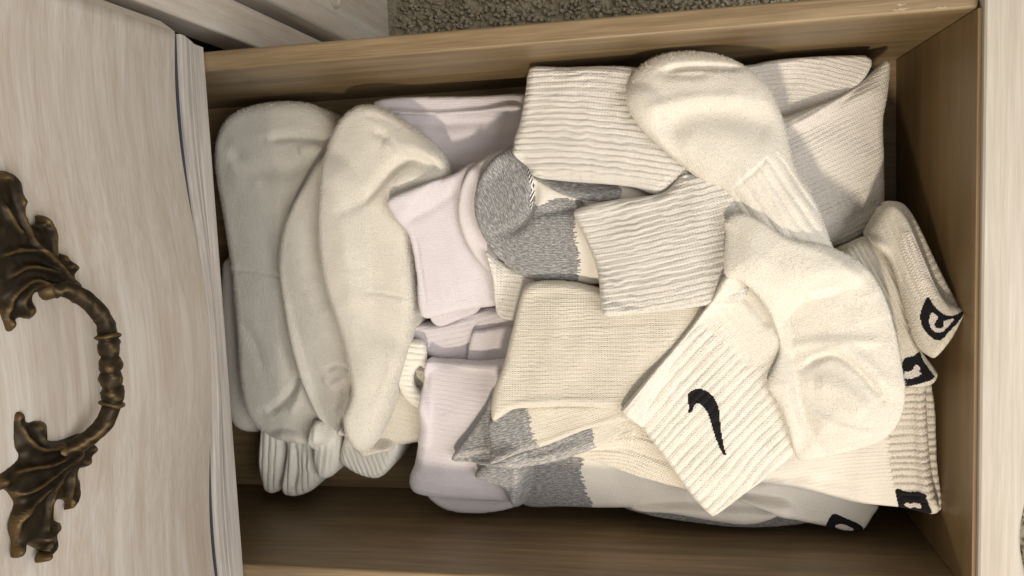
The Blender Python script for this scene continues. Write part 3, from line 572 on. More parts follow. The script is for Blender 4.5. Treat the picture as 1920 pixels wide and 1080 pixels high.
dict(sock='crew_sock.r3', part='back_leg', out=[(11.98,-27.19),(12.51,-28.02),(12.65,-30.18),(12.56,-32.83),(12.42,-33.51),(11.92,-33.69),(10.75,-32.83),(8.71,-30.15),(8.56,-27.96)], z=[(10.94,-30.17,-6.8)], h=0.5, r=0.3, mat='crew_fine', spine=[(11.62,-27.41),(11.7,-30.11),(10.97,-32.73)], rib=0.22, amp=0.04, fill=1, step=0.06, cr=[], puff=0, pieces=[], noise=0.06, wav=0.03, drape=1, R=2.5, sm=4),
dict(sock='crew_sock.r3', part='front_leg', out=[(9,-28.4),(9.6,-29.48),(10.25,-31.59),(10.92,-32.89),(11.78,-33.9),(12.25,-34.36),(11.97,-34.66),(10.4,-34.55),(9.04,-34.34),(7.1,-34.42),(4.57,-34.43),(3.79,-34.04),(2.98,-33.01),(2.63,-31.89),(2.48,-30.05),(4.55,-28.38)], z=[(7.28,-30.06,-6.3),(11.5,-34.31,-7),(3.48,-33.43,-7.2)], h=0.6, r=0.5, mat='crew_fine', spine=[(6.5,-28.33),(7.49,-31.07),(9.12,-34.62)], rib=0.24, amp=0.04, fill=1, step=0.06, cr=[([(4.49,-29.97),(5.23,-32.18),(6.24,-34.38)],0.1,0.25),([(3.34,-30.53),(4.08,-32.75),(5.13,-34.4)],0.1,0.22),([(8.9,-29.4),(9.77,-31.88),(10.88,-34.32)],-0.12,0.3)], puff=0.25, pieces=[], noise=0.1, wav=0.03, drape=1, R=2.5, sm=4),
dict(sock='crew_sock.r1', part='leg', out=[(12.84,-16.36),(12.66,-18.04),(12.38,-21.38),(11.52,-23.52),(8.78,-24.52),(6.63,-24.47),(6.32,-23.67),(5.74,-22.71),(6.18,-21.48),(6.42,-20.11),(6.7,-17.84),(6.99,-16.3),(7.6,-15.77),(8.24,-15.13),(9,-15.08),(10.11,-15.48),(11.63,-15.84),(12.46,-15.99)], z=[(10.76,-16.22,-4.6),(10.32,-21.87,-4),(6.92,-18.98,-4.3)], h=0.7, r=0.55, mat='crew', spine=[(10.35,-15.13),(10.13,-19.15),(9.12,-24.5)], rib=0.32, amp=0.06, fill=1, step=0.06, cr=[([(9.29,-16.26),(8.77,-19.1),(8.3,-22.91)],0.06,0.3),([(7.37,-16.48),(7.23,-19.05),(6.56,-22.87)],-0.08,0.3)], puff=0.2, pieces=[], noise=0.08, wav=0.07, drape=1, R=2.5, sm=4),
dict(sock='crew_sock.b0', part='foot', out=[(-11.96,-20.25),(-11.22,-24.2),(-11.54,-30),(-12.24,-31.97),(-12.91,-29.42),(-13.1,-26.53),(-12.87,-23.87),(-12.58,-21.76)], z=[(-12.43,-25.66,-7)], h=0.4, r=0.4, mat='heather', spine=[(-12.3,-20.26),(-12.27,-31.62)], rib=0.2, amp=0.02, fill=1, step=0.07, cr=[], puff=0, pieces=[], noise=0.05, wav=0.03, drape=1, R=2.5, sm=4),
dict(sock='heather_sock.b1', part='foot', out=[(-9.74,-11.87),(-8.13,-14.16),(-8.59,-17.6),(-9.11,-21.26),(-10.25,-25.08),(-11.01,-29.35),(-12,-28.75),(-12.56,-27.05),(-12.39,-25.02),(-12.05,-22.39),(-12.22,-18.68),(-12.27,-16.46),(-12.39,-14.83),(-12.02,-14.08),(-10.52,-13.56)], z=[(-10.78,-13.29,-7.3),(-11.27,-24.19,-6.7),(-9.17,-19.74,-6.7)], h=0.6, r=0.5, mat='white_knit', spine=[(-10.65,-12.09),(-10.54,-18.18),(-11.67,-28.41)], rib=0.2, amp=0.01, fill=1, step=0.07, cr=[], puff=0.15, pieces=[('grey_toe',[(-8.33,-10.28),(-8.43,-17.51),(-9.73,-17.85),(-11.05,-18.1),(-12.4,-17.84),(-12.84,-9.89)],'heather',0)], noise=0.05, wav=0.03, drape=1, R=2.5, sm=4),
dict(sock='logo_sock.b2', part='leg', out=[(-10.69,-26.17),(-10.07,-28.21),(-10.49,-31.57),(-11.22,-33.83),(-12.06,-33.61),(-12.82,-33.11),(-12.92,-32.4),(-12.64,-31.29),(-12.31,-29.87),(-11.53,-28.08)], z=[(-10.98,-28.49,-6.2),(-12.13,-33.22,-6.4)], h=0.4, r=0.35, mat='white_knit', spine=[(-10.67,-26.14),(-11.29,-29.84),(-12.13,-33.69)], rib=0.22, amp=0.01, fill=1, step=0.04, cr=[], puff=0, pieces=[('logo',[(-11.83,-31.53),(-12,-32.1),(-12.47,-33.04),(-12.89,-32.93),(-12.9,-32.05),(-12.62,-31.19)],'black_yarn',0.01),('logo_letter',[(-12.48,-31.65),(-12.38,-32.06),(-12.62,-32.56),(-12.76,-32.47),(-12.68,-31.88)],'white_yarn',0.02)], noise=0.05, wav=0.03, drape=1, R=2.5, sm=4),
dict(sock='logo_sock.b3', part='cuff_inner', out=[(-3.73,-34.52),(-3.46,-35.64),(-5.37,-36.07),(-8.12,-36.19),(-10.61,-36.42),(-10.63,-35.8),(-9.26,-34.78)], z=[(-4.28,-35.77,-4.2),(-10.34,-36.17,-4.2)], h=0.3, r=0.3, mat='cuff_rib', spine=[(-7.24,-33.7),(-7.34,-36.45)], rib=0.38, amp=0.08, fill=1, step=0.06, cr=[], puff=0, pieces=[], noise=0.05, wav=0.03, drape=1, R=2.5, sm=4),
dict(sock='logo_sock.b3', part='leg', out=[(-9.85,-26.52),(-8.09,-28.72),(-5.44,-32.28),(-3.34,-34.61),(-3.57,-35.36),(-5.18,-35.44),(-7.9,-35.62),(-9.66,-35.87),(-10.35,-36.15),(-10.8,-35.82),(-10.64,-34.51),(-10.65,-32.33),(-10.21,-29.78),(-10.16,-27.91)], z=[(-9.64,-28.45,-5.8),(-10.16,-35.9,-3.7),(-4.69,-34.98,-3.6)], h=0.5, r=0.4, mat='white_knit', spine=[(-9.39,-26.49),(-7.99,-31.23),(-7.16,-35.92)], rib=0.2, amp=0.01, fill=1, step=0.04, cr=[([(-10.04,-27.59),(-9.48,-29.71),(-9.69,-32.72)],0.08,0.3)], puff=0, pieces=[('cuff',[(-3.28,-33.94),(-3.16,-36.26),(-9.5,-36.42),(-9.52,-34.05)],'cuff_rib',0),('logo',[(-9.57,-34.14),(-9.62,-34.6),(-9.52,-35.26),(-9.82,-35.37),(-10.24,-35.57),(-10.68,-35.71),(-10.8,-35.28),(-10.77,-34.72),(-10.64,-34.36),(-10.2,-34.21)],'black_yarn',0.01),('logo_letter',[(-10.37,-34.52),(-10.25,-34.57),(-10.19,-34.68),(-10.25,-34.75),(-10.18,-34.88),(-10.18,-35.17),(-10.44,-35.24),(-10.44,-35.05),(-10.4,-34.93),(-10.52,-34.79),(-10.46,-34.68)],'white_yarn',0.02)], noise=0.08, wav=0.03, drape=1, R=2.5, sm=4),
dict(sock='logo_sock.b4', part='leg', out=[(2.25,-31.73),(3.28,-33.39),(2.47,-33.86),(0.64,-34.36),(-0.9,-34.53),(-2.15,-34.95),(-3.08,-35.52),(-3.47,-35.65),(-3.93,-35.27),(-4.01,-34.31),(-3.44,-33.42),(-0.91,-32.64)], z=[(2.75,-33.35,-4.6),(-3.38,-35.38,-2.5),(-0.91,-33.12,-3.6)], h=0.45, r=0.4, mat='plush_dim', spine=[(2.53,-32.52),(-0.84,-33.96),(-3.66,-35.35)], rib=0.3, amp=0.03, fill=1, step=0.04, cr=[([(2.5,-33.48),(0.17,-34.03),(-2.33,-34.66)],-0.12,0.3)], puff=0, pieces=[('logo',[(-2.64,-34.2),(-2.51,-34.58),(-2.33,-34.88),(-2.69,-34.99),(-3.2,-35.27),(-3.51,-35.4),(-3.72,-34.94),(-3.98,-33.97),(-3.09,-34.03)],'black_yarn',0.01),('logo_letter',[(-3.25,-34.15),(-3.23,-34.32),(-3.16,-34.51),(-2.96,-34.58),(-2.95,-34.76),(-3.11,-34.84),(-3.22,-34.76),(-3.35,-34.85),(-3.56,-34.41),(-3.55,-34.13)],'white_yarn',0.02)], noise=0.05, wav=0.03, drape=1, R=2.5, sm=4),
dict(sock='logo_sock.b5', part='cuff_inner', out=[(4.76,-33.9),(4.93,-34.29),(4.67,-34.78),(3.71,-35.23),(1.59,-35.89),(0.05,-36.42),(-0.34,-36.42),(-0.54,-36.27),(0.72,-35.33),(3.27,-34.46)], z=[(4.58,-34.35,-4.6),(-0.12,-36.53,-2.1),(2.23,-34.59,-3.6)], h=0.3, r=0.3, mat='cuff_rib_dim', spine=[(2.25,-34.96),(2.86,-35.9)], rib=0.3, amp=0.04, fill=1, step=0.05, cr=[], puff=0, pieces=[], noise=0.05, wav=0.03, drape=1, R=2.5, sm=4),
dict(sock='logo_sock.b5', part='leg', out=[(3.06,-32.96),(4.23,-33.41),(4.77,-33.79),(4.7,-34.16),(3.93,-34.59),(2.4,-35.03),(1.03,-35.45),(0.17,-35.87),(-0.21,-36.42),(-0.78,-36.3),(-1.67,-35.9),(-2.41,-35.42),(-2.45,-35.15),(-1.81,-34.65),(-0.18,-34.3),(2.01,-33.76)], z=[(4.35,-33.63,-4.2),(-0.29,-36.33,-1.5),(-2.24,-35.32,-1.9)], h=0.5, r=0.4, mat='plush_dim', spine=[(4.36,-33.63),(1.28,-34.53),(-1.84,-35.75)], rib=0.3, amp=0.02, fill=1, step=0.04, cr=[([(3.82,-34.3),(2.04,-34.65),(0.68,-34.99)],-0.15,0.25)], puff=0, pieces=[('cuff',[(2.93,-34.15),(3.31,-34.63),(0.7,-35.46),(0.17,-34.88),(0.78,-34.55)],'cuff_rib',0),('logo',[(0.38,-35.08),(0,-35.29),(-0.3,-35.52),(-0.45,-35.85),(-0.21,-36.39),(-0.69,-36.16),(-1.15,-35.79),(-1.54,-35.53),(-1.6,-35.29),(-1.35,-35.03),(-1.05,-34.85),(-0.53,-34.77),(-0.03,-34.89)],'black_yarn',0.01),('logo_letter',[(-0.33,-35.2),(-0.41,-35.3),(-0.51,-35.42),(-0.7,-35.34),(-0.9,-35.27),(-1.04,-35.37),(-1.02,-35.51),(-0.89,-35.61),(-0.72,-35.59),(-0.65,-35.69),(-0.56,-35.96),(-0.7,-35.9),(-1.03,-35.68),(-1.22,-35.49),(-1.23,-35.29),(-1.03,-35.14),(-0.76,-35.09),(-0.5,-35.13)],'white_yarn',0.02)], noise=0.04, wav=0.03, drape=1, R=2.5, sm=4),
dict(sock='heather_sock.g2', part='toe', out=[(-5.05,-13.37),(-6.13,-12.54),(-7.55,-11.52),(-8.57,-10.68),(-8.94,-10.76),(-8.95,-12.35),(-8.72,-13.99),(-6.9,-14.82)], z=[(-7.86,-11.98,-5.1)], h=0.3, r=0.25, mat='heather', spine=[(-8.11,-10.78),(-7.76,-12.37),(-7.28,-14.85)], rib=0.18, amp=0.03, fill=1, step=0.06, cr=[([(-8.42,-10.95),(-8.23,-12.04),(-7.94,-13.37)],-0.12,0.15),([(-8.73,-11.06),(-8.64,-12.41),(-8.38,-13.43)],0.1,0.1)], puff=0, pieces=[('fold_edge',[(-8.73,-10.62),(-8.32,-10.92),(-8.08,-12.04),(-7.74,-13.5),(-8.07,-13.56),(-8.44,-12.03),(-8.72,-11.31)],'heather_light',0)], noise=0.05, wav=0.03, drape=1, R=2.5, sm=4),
dict(sock='peach_sock.c4', part='leg', out=[(-8.58,-17.11),(-7.69,-18.98),(-6.35,-21.39),(-7.95,-23.35),(-10.6,-25.28),(-10.32,-23.87),(-9.71,-21.29),(-8.88,-18.63)], z=[(-8.55,-17.73,-5.6),(-9.47,-23.61,-5),(-6.81,-21.37,-5)], h=0.4, r=0.3, mat='peach', spine=[(-8.31,-17.16),(-8.28,-20.76),(-10.16,-25.27)], rib=0.2, amp=0.03, fill=1, step=0.06, cr=[([(-8.26,-18.08),(-8.12,-20.76),(-9.16,-24.17)],0.15,0.15),([(-7.93,-18.4),(-7.49,-21.08),(-8.13,-23.63)],-0.12,0.2)], puff=0, pieces=[], noise=0.06, wav=0.03, drape=1, R=2.5, sm=4),
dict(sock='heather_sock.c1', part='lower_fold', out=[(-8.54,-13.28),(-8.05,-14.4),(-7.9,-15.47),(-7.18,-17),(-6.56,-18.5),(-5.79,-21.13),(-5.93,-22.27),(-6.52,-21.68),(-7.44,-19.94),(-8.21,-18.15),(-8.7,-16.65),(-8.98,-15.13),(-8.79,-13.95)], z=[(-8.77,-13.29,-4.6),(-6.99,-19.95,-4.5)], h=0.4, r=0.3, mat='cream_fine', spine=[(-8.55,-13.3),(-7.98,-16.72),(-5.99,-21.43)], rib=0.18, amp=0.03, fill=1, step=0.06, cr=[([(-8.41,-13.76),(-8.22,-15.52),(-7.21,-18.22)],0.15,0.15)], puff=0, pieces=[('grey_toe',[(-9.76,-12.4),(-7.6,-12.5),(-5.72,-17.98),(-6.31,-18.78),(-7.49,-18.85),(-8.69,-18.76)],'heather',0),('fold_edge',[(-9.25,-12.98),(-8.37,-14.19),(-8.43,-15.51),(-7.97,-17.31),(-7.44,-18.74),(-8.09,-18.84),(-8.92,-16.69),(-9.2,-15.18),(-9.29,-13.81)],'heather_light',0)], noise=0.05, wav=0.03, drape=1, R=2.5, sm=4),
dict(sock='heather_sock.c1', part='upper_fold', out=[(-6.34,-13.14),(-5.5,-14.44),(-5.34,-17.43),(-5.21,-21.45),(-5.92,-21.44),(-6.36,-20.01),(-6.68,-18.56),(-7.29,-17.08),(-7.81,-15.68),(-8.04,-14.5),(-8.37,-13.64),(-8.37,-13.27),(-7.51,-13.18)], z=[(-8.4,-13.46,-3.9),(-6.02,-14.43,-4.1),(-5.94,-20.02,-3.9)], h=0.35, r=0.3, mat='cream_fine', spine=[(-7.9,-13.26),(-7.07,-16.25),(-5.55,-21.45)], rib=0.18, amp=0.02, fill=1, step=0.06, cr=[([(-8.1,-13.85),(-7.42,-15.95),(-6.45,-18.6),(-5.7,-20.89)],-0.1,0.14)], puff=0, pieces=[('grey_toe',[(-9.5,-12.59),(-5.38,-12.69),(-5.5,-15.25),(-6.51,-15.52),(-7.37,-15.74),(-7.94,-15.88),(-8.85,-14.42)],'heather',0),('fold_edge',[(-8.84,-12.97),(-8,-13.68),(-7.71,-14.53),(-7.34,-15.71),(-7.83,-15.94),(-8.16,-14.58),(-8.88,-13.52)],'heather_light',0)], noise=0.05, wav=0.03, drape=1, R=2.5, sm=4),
dict(sock='heather_sock.c1', part='leg', out=[(1.35,-15.89),(1.41,-16.76),(1.26,-18.21),(0.36,-21.6),(0.3,-25.42),(-1.86,-24.29),(-4.02,-22.61),(-5.53,-21.48),(-5.35,-20.51),(-5.22,-18.12),(-5.31,-16.09),(-5.41,-14.77),(-5.93,-13.88),(-5.96,-13.55),(-5.37,-13.46),(-4.24,-13.67),(-2.96,-14.19),(-1.25,-14.65),(0.47,-15.11),(1.1,-15.39)], z=[(-1.82,-14.65,-3.9),(-0.19,-21.59,-3.9),(-4.9,-17.26,-3.2)], h=0.6, r=0.45, mat='cream_fine', spine=[(-2.01,-13.86),(-2.02,-18.79),(-1.9,-24.8)], rib=0.2, amp=0.03, fill=1, step=0.06, cr=[([(-5.37,-14.14),(-4.84,-16.19),(-4.78,-20.69)],-0.12,0.22),([(-1.23,-15.93),(-1.14,-18.8),(-1.01,-22.95)],-0.04,0.12),([(0.52,-15.65),(0.82,-17.69),(0.45,-19.67)],0.08,0.3)], puff=0.15, pieces=[], noise=0.08, wav=0.05, drape=1, R=2.5, sm=4),
dict(sock='crew_sock.r2', part='leg', out=[(4.93,-18.28),(5.3,-18.76),(5.59,-20.39),(5.84,-22.85),(6.76,-24.19),(6.24,-26.5),(3.33,-26.93),(0.56,-26.88),(0.19,-25.34),(-0.15,-22.97),(-0.31,-21.08),(-0.37,-19.9),(0.11,-19.63),(2.01,-19.42),(3.71,-18.81)], z=[(4.4,-18.93,-3.9),(5.22,-25.72,-2.9),(0.2,-21.63,-3)], h=0.6, r=0.4, mat='crew', spine=[(2.76,-18.38),(3.23,-21.72),(4.27,-26.66)], rib=0.3, amp=0.06, fill=1, step=0.06, cr=[([(5.1,-19.02),(5.26,-21.77),(6.2,-24.43)],-0.08,0.25),([(1.63,-20.04),(1.73,-22.75),(2.6,-26.12)],0.06,0.4)], puff=0.2, pieces=[], noise=0.08, wav=0.07, drape=1, R=2.5, sm=4),
dict(sock='ankle_sock.s', part='foot', out=[(10.42,-21.23),(11.59,-21.4),(12.32,-22.05),(12.78,-23.15),(12.81,-24.59),(12.53,-25.88),(11.98,-26.95),(11.1,-27.95),(10.23,-28.43),(8.99,-28.85),(7.89,-29.07),(6.75,-29.34),(5.55,-30.01),(3.97,-30.61),(2.8,-30.98),(1.1,-31.86),(0.4,-29.37),(2.8,-27.17),(5.41,-26.14),(6.42,-24.74),(7.51,-23.47),(8.66,-22.29),(9.49,-21.63)], z=[(11.91,-24.57,-3.4),(4.54,-29.48,-2.7),(7.95,-23.95,-2.9)], h=1, r=1.2, mat='plush_white', spine=[(12.57,-24.3),(7.23,-26.7),(1.48,-30.23)], rib=0.5, amp=0, fill=0, step=0.07, cr=[([(11.79,-23),(11.89,-24.29),(11.73,-26.57),(11.75,-27.07)],0.5,0.16),([(11.62,-22.87),(11.47,-24.28),(11.45,-25.3)],0.16,0.2),([(8.23,-22.15),(9.55,-24.49),(9.27,-27),(8.4,-28.84)],0.42,0.75),([(9.79,-21.93),(10.22,-24.25),(10.17,-27.03)],-0.22,0.35),([(10.51,-27.78),(8.92,-28.61),(7.11,-28.93)],-0.15,0.3),([(5.81,-26.21),(6.56,-27.18),(7.37,-28)],0.07,0.09)], puff=0.35, pieces=[('arch_band',[(5.56,-26.05),(7.37,-28),(7.13,-28.68),(3.99,-30.79),(0.93,-32.14),(-0.01,-29.23),(2.61,-26.83)],'plush_rib_white',0)], noise=0.05, wav=0.03, drape=1, R=2.5, sm=12),
dict(sock='ankle_sock.s', part='cuff', out=[(1.66,-25.76),(2.1,-26.69),(0.36,-28.45),(-2.07,-29.44),(-5.04,-30.18),(-6.99,-29.54),(-8.67,-27.99),(-9.69,-26.8),(-10.93,-25.32),(-10.93,-24.86),(-9.84,-23.9),(-7.89,-22.56),(-6.19,-21.34),(-5.27,-20.58),(-4.81,-20.8),(-3.05,-22.37),(-1.19,-24.01),(0.38,-25.11)], z=[(-5.51,-21.46,-3.4),(0.11,-26.41,-2.9),(-7.59,-28.13,-3)], h=0.45, r=0.3, mat='ankle_cuff', spine=[(-8.55,-22.36),(-5.04,-25.39),(-2.95,-27.36),(-1.46,-29.38)], rib=0.43, amp=0.05, fill=0, step=0.05, cr=[([(1.43,-25.83),(0.42,-26.89),(-1.19,-28.13)],0.25,0.22),([(-0.1,-25.47),(-1.73,-26.61),(-3.35,-27.86)],0.05,0.3)], puff=0.1, pieces=[('cuff_top',[(-0.23,-24.26),(1.65,-25.41),(0.4,-28.4),(-3.32,-30.85),(-2.8,-28.62),(-3.09,-26.97),(-2,-26.09)],'plush_white',0),('logo',[(-4.57,-23.91),(-4.28,-24.11),(-4.17,-24.51),(-4.3,-24.9),(-4.6,-25.21),(-4.99,-25.39),(-5.4,-25.49),(-5.99,-25.51),(-6.75,-25.6),(-7.31,-25.7),(-7.58,-25.77),(-7.53,-25.61),(-7.14,-25.43),(-6.67,-25.26),(-6.17,-25.11),(-5.58,-24.96),(-5.17,-24.75),(-4.95,-24.52),(-4.95,-24.33),(-5.09,-24.22),(-5.32,-24.14),(-5.44,-23.92),(-5.16,-23.98)],'black_yarn',0.01)], noise=0.05, wav=0.03, drape=1, R=2.5, sm=8),
dict(sock='ankle_sock.s', part='heel', out=[(4.31,-25.82),(4.67,-26.55),(4.23,-27.55),(3.43,-28.73),(2.88,-30.76),(1.92,-32.33),(0.62,-33.15),(-0.97,-33.62),(-2.76,-33.93),(-4.3,-34.11),(-5.6,-33.83),(-6.55,-33.1),(-7.15,-31.8),(-7.61,-30.34),(-7.78,-29.4),(-7.3,-29.04),(-5.95,-28.69),(-4.72,-28.24),(-3.84,-27.75),(-2.99,-28.06),(-1.98,-28.41),(-0.74,-28.09),(0.53,-27.41),(1.42,-26.52),(1.84,-25.74),(3.67,-25.85)], z=[(3.03,-27,-3.2),(-0.71,-33.03,-2.2),(-6.83,-30.35,-2.4)], h=0.36, r=0.8, mat='plush_white', spine=[(5.46,-26.25),(-0.68,-29.39),(-7.51,-30.77)], rib=0, amp=0, fill=0, step=0.07, cr=[([(2.88,-27.49),(1.31,-29.18),(0.62,-30.86),(-0.15,-32.49)],0.16,0.8),([(5.04,-26.87),(3.48,-28.45),(2.51,-30.65),(0.74,-32.73)],-0.15,0.25),([(-2.05,-28.36),(-1.87,-29.38),(-1.64,-30.59),(-1.69,-33.17)],-0.16,0.28),([(-3.11,-29.36),(-2.34,-30.7),(-3,-31.88),(-4.46,-33.04)],0.3,0.17),([(-3.71,-29.84),(-3.93,-31.16),(-5.19,-32.33)],-0.26,0.5),([(-2.57,-29.74),(-1.97,-31.07),(-2.73,-32.35),(-3.99,-33.34)],-0.14,0.3),([(-4.09,-29.08),(-5.29,-30.07),(-6,-31.74),(-6.06,-33.14)],-0.1,0.2),([(-3.26,-28.82),(-5.44,-29.58),(-7.01,-30.29)],0.14,0.3),([(0.36,-32.73),(-2.19,-33.51),(-4.75,-33.61)],-0.12,0.4)], puff=0.45, pieces=[], noise=0.07, wav=0.03, drape=1, R=2.5, sm=10),
]

SOCKS = {
 'plush_sock.a0': ('ankle_sock', 'greyish white plush sock, mostly hidden, sliver beside the dresser edge'),
 'plush_sock.a1': ('ankle_sock', 'thick off white plush sock lying nearest the dresser, toe against the side board'),
 'plush_sock.a2': ('ankle_sock', 'off white plush sock wedged between two thicker plush socks'),
 'plush_sock.a3': ('ankle_sock', 'off white plush sock with wrinkled toe, rightmost of the plush socks near the dresser'),
 'plush_sock.a5': ('ankle_sock', 'small cream sock whose ribbed cuff gapes open beside the lilac socks'),
 'lilac_sock.l1': ('dress_sock', 'thin lilac white sock lying flat along the far side board'),
 'lilac_sock.l2': ('dress_sock', 'folded lilac white ribbed sock left of the grey toed sock'),
 'lilac_sock.l3': ('dress_sock', 'lilac white sock showing only a curved edge around the grey toe'),
 'lilac_sock.l4': ('dress_sock', 'shaded lilac ribbed sock in the gap between two folded lilac socks'),
 'lilac_sock.l5': ('dress_sock', 'upright folded lilac white sock near the bare wooden side board'),
 'grey_sock.g1': ('crew_sock', 'white crew sock with rounded heather grey toe in the middle of the pile'),
 'crew_sock.r1': ('crew_sock', 'white wavy ribbed crew sock folded against the far side board'),
 'crew_sock.r2': ('crew_sock', 'white wavy ribbed crew sock folded in the middle of the pile'),
 'crew_sock.r3': ('crew_sock', 'finely ribbed white crew sock in the corner by the drawer front'),
 'crew_sock.b0': ('crew_sock', 'grey sock sliver at the bottom of the pile under the ankle sock cuff'),
 'heather_sock.b1': ('crew_sock', 'white sock with heather grey toe low along the bare side board'),
 'logo_sock.b2': ('crew_sock', 'lowest white sock with a black box logo, end lying short of the drawer front'),
 'logo_sock.b3': ('crew_sock', 'white sock with wide ribbed cuff and black box logo touching the drawer front'),
 'logo_sock.b4': ('crew_sock', 'white sock beside the big heel, black square logo half hidden by it'),
 'logo_sock.b5': ('crew_sock', 'white sock cuff leaning on drawer front, with curved black and white letter logo'),
 'heather_sock.g2': ('crew_sock', 'pointed heather grey toe lying over the lilac sock'),
 'peach_sock.c4': ('crew_sock', 'warm cream finely ribbed sock edge under the ankle sock cuff'),
 'heather_sock.c1': ('crew_sock', 'large cream ribbed sock folded in layers, with grey toe patches at the fold'),
 'ankle_sock.s': ('ankle_sock', 'thick white ankle sock on top of the pile with black curved tick on its cuff'),
}
FUZZY = ('plush', 'plush_white')
FZ = []
RES, HTOP = drape(LAYERS)
ROOT = {}
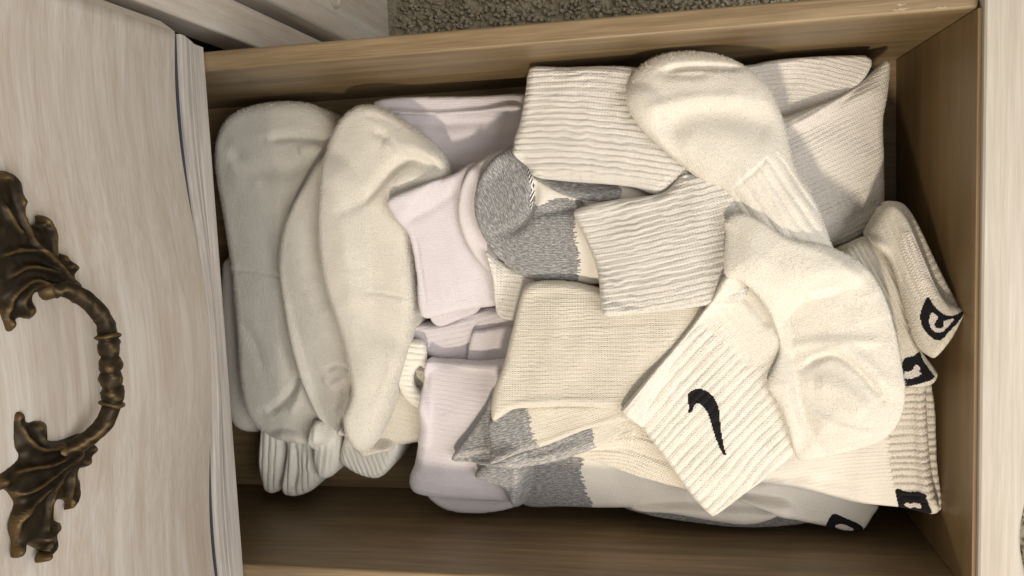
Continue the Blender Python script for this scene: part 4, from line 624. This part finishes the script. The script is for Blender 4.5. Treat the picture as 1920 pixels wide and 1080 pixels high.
for k_, (Ly, (P, Mf, below, bb)) in enumerate(zip(LAYERS, RES)):
    key = Ly['sock']
    if key not in ROOT:
        c = P.mean(0); e = empty(SOCKS[key][0], (c[0], c[1], FLOOR_Z))
        tag(e, SOCKS[key][1], 'sock', 'socks in the drawer'); ROOT[key] = e
    root = ROOT[key]
    X, Y, d, Q, rim = grid_fill(P, Ly['step'])
    Mv = bilin(Mf, X, Y); Bv = bilin(below, X, Y)
    bad = Mv < -60
    if bad.any(): Mv[bad] = np.median(Mv[~bad])
    pr = profile(d, Ly['r'])
    u, v = spine_uv(X, Y, Ly['spine'])
    rel = relief(X, Y, d, Ly, k_ * 1.37)
    pitch = np.full(X.shape, float(Ly['rib'] or 1.0)); amp = np.full(X.shape, float(Ly['amp']))
    sdir = np.array(Ly['spine'][-1]) - np.array(Ly['spine'][0]); sdir = sdir / np.linalg.norm(sdir)
    cell_x = X[Q].mean(1); cell_y = Y[Q].mean(1); pid = np.zeros(len(Q), int)
    jx = .10 * vnoise(cell_x, cell_y, .09, 3.); jy = .10 * vnoise(cell_x, cell_y, .09, 8.)
    for n_, (pn_, pp, pm, lift) in enumerate(Ly['pieces']):
        PP = catmull(pp, True, 4)
        jit = 1.0 if pm == 'heather' else 0.0
        rag = .16 * vnoise(v[Q].mean(1) * 1.0, np.zeros(len(Q)), .045, k_) * jit
        ic = inside(cell_x + rag * sdir[0] + .3 * jit * jx, cell_y + rag * sdir[1] + .3 * jit * jy, PP)
        if pn_ == 'logo_letter': ic &= pid > 0
        pid[ic] = n_ + 1
        if pm in RIB:
            iv = np.clip(sdf(X, Y, PP) / .3 + .5, 0, 1)
            if RIB[pm][0]: pitch = np.where(iv > .5, RIB[pm][0], pitch)
            amp = amp * (1 - iv) + RIB[pm][1] * iv
    vv = v + Ly['wav'] * vnoise(u, v, .45, k_) + .12 * vnoise(u * .35, v, 1.2, k_ + 5)
    amp = amp * (1 + .55 * vnoise(X, Y, 1.1, k_ + 2.))
    rib = amp * (2 * np.abs(np.sin(np.pi * vv / pitch)) ** .55 - 1.25)
    top = Mv + Ly['h'] * pr + rel + rib * np.clip(d / .12, .35 if Ly['amp'] > .03 else 0, 1)
    top = np.maximum(top, np.minimum(Bv + .06, Mv + Ly['h'] + .3) * (d > .15) + (d <= .15) * -99)
    hh = np.maximum(Mv - Bv - .02, .03) if Ly['fill'] else np.clip(Mv - Bv - .02, .03, Ly['h'])
    prb = profile(d, .35) if Ly['fill'] else pr
    bot = np.minimum(Mv - hh * prb, top - .02)
    rimz = Mv + rel * 0.4 + rib * .35 * (Ly['amp'] > .03)
    top = np.where(rim, rimz, top)
    low, kk, FB = close_sheet(Q, rim)
    V = np.vstack([np.c_[X, Y, top], np.c_[X[kk], Y[kk], bot[kk]]])
    UV = np.c_[u, v]; UV = np.vstack([UV, UV[kk]])
    FA = np.vstack([Q, FB])
    NRM = normals_of(V, FA)
    def sub(Fs, lift=0.0):
        ids, inv = np.unique(Fs.ravel(), return_inverse=True)
        W = V[ids].copy(); W[:, 2] += lift
        return W, inv.reshape(Fs.shape), UV[ids], NRM[ids]
    main_f = np.vstack([Q[pid == 0], FB])
    W, Fm, uvm, nm = sub(main_f)
    body = mesh_obj(Ly['part'], W, Fm, Ly['mat'], root, True, uvm, nm)
    if Ly['mat'] in FUZZY:
        FZ.append((body, V, Q, top, rim))
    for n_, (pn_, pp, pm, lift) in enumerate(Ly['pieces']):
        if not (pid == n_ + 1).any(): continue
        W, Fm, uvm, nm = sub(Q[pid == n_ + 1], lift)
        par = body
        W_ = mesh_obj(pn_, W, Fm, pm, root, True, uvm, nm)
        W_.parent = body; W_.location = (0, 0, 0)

# ------------------------------------------------------------------ fleece fibres standing off the plush socks
rs = np.random.RandomState(11)
for body, V, Q, top, rim in FZ:
    a, b_, c, d = (V[Q[:, i]] for i in range(4))
    nrm = np.cross(c - a, d - b_); ar = np.linalg.norm(nrm, axis=1) * .5
    n = int(ar.sum() * 110)
    pick = rs.choice(len(Q), n, p=ar / ar.sum())
    w = rs.dirichlet((1, 1, 1, 1), n)
    P = (w[:, :1] * a[pick] + w[:, 1:2] * b_[pick] + w[:, 2:3] * c[pick] + w[:, 3:] * d[pick])
    N = nrm[pick] / np.maximum(np.linalg.norm(nrm[pick], axis=1), 1e-9)[:, None]
    D = N + rs.normal(0, .75, (n, 3)); D /= np.linalg.norm(D, axis=1)[:, None]
    D += N * .35
    L_ = rs.uniform(.015, .055, n)[:, None]
    side = np.cross(D, rs.normal(0, 1, (n, 3))); side /= np.maximum(np.linalg.norm(side, axis=1), 1e-9)[:, None]
    wd = .009
    mid = P + D * L_ * .55 + N * .01
    tip = mid + (D + rs.normal(0, .6, (n, 3))) * L_ * .5
    VV = np.stack([P - side * wd - N * .01, P + side * wd - N * .01, mid + side * wd * .8, mid - side * wd * .8, tip], 1).reshape(-1, 3)
    o = np.arange(n) * 5
    FF = [(i, i + 1, i + 2, i + 3) for i in o.tolist()] + [(i + 3, i + 2, i + 4) for i in o.tolist()]
    fz = mesh_obj('fleece_fibres', VV, FF, body.data.materials[0].name, body.parent, False)
    fz.parent = body; fz.location = (0, 0, 0); fz['kind'] = 'stuff'
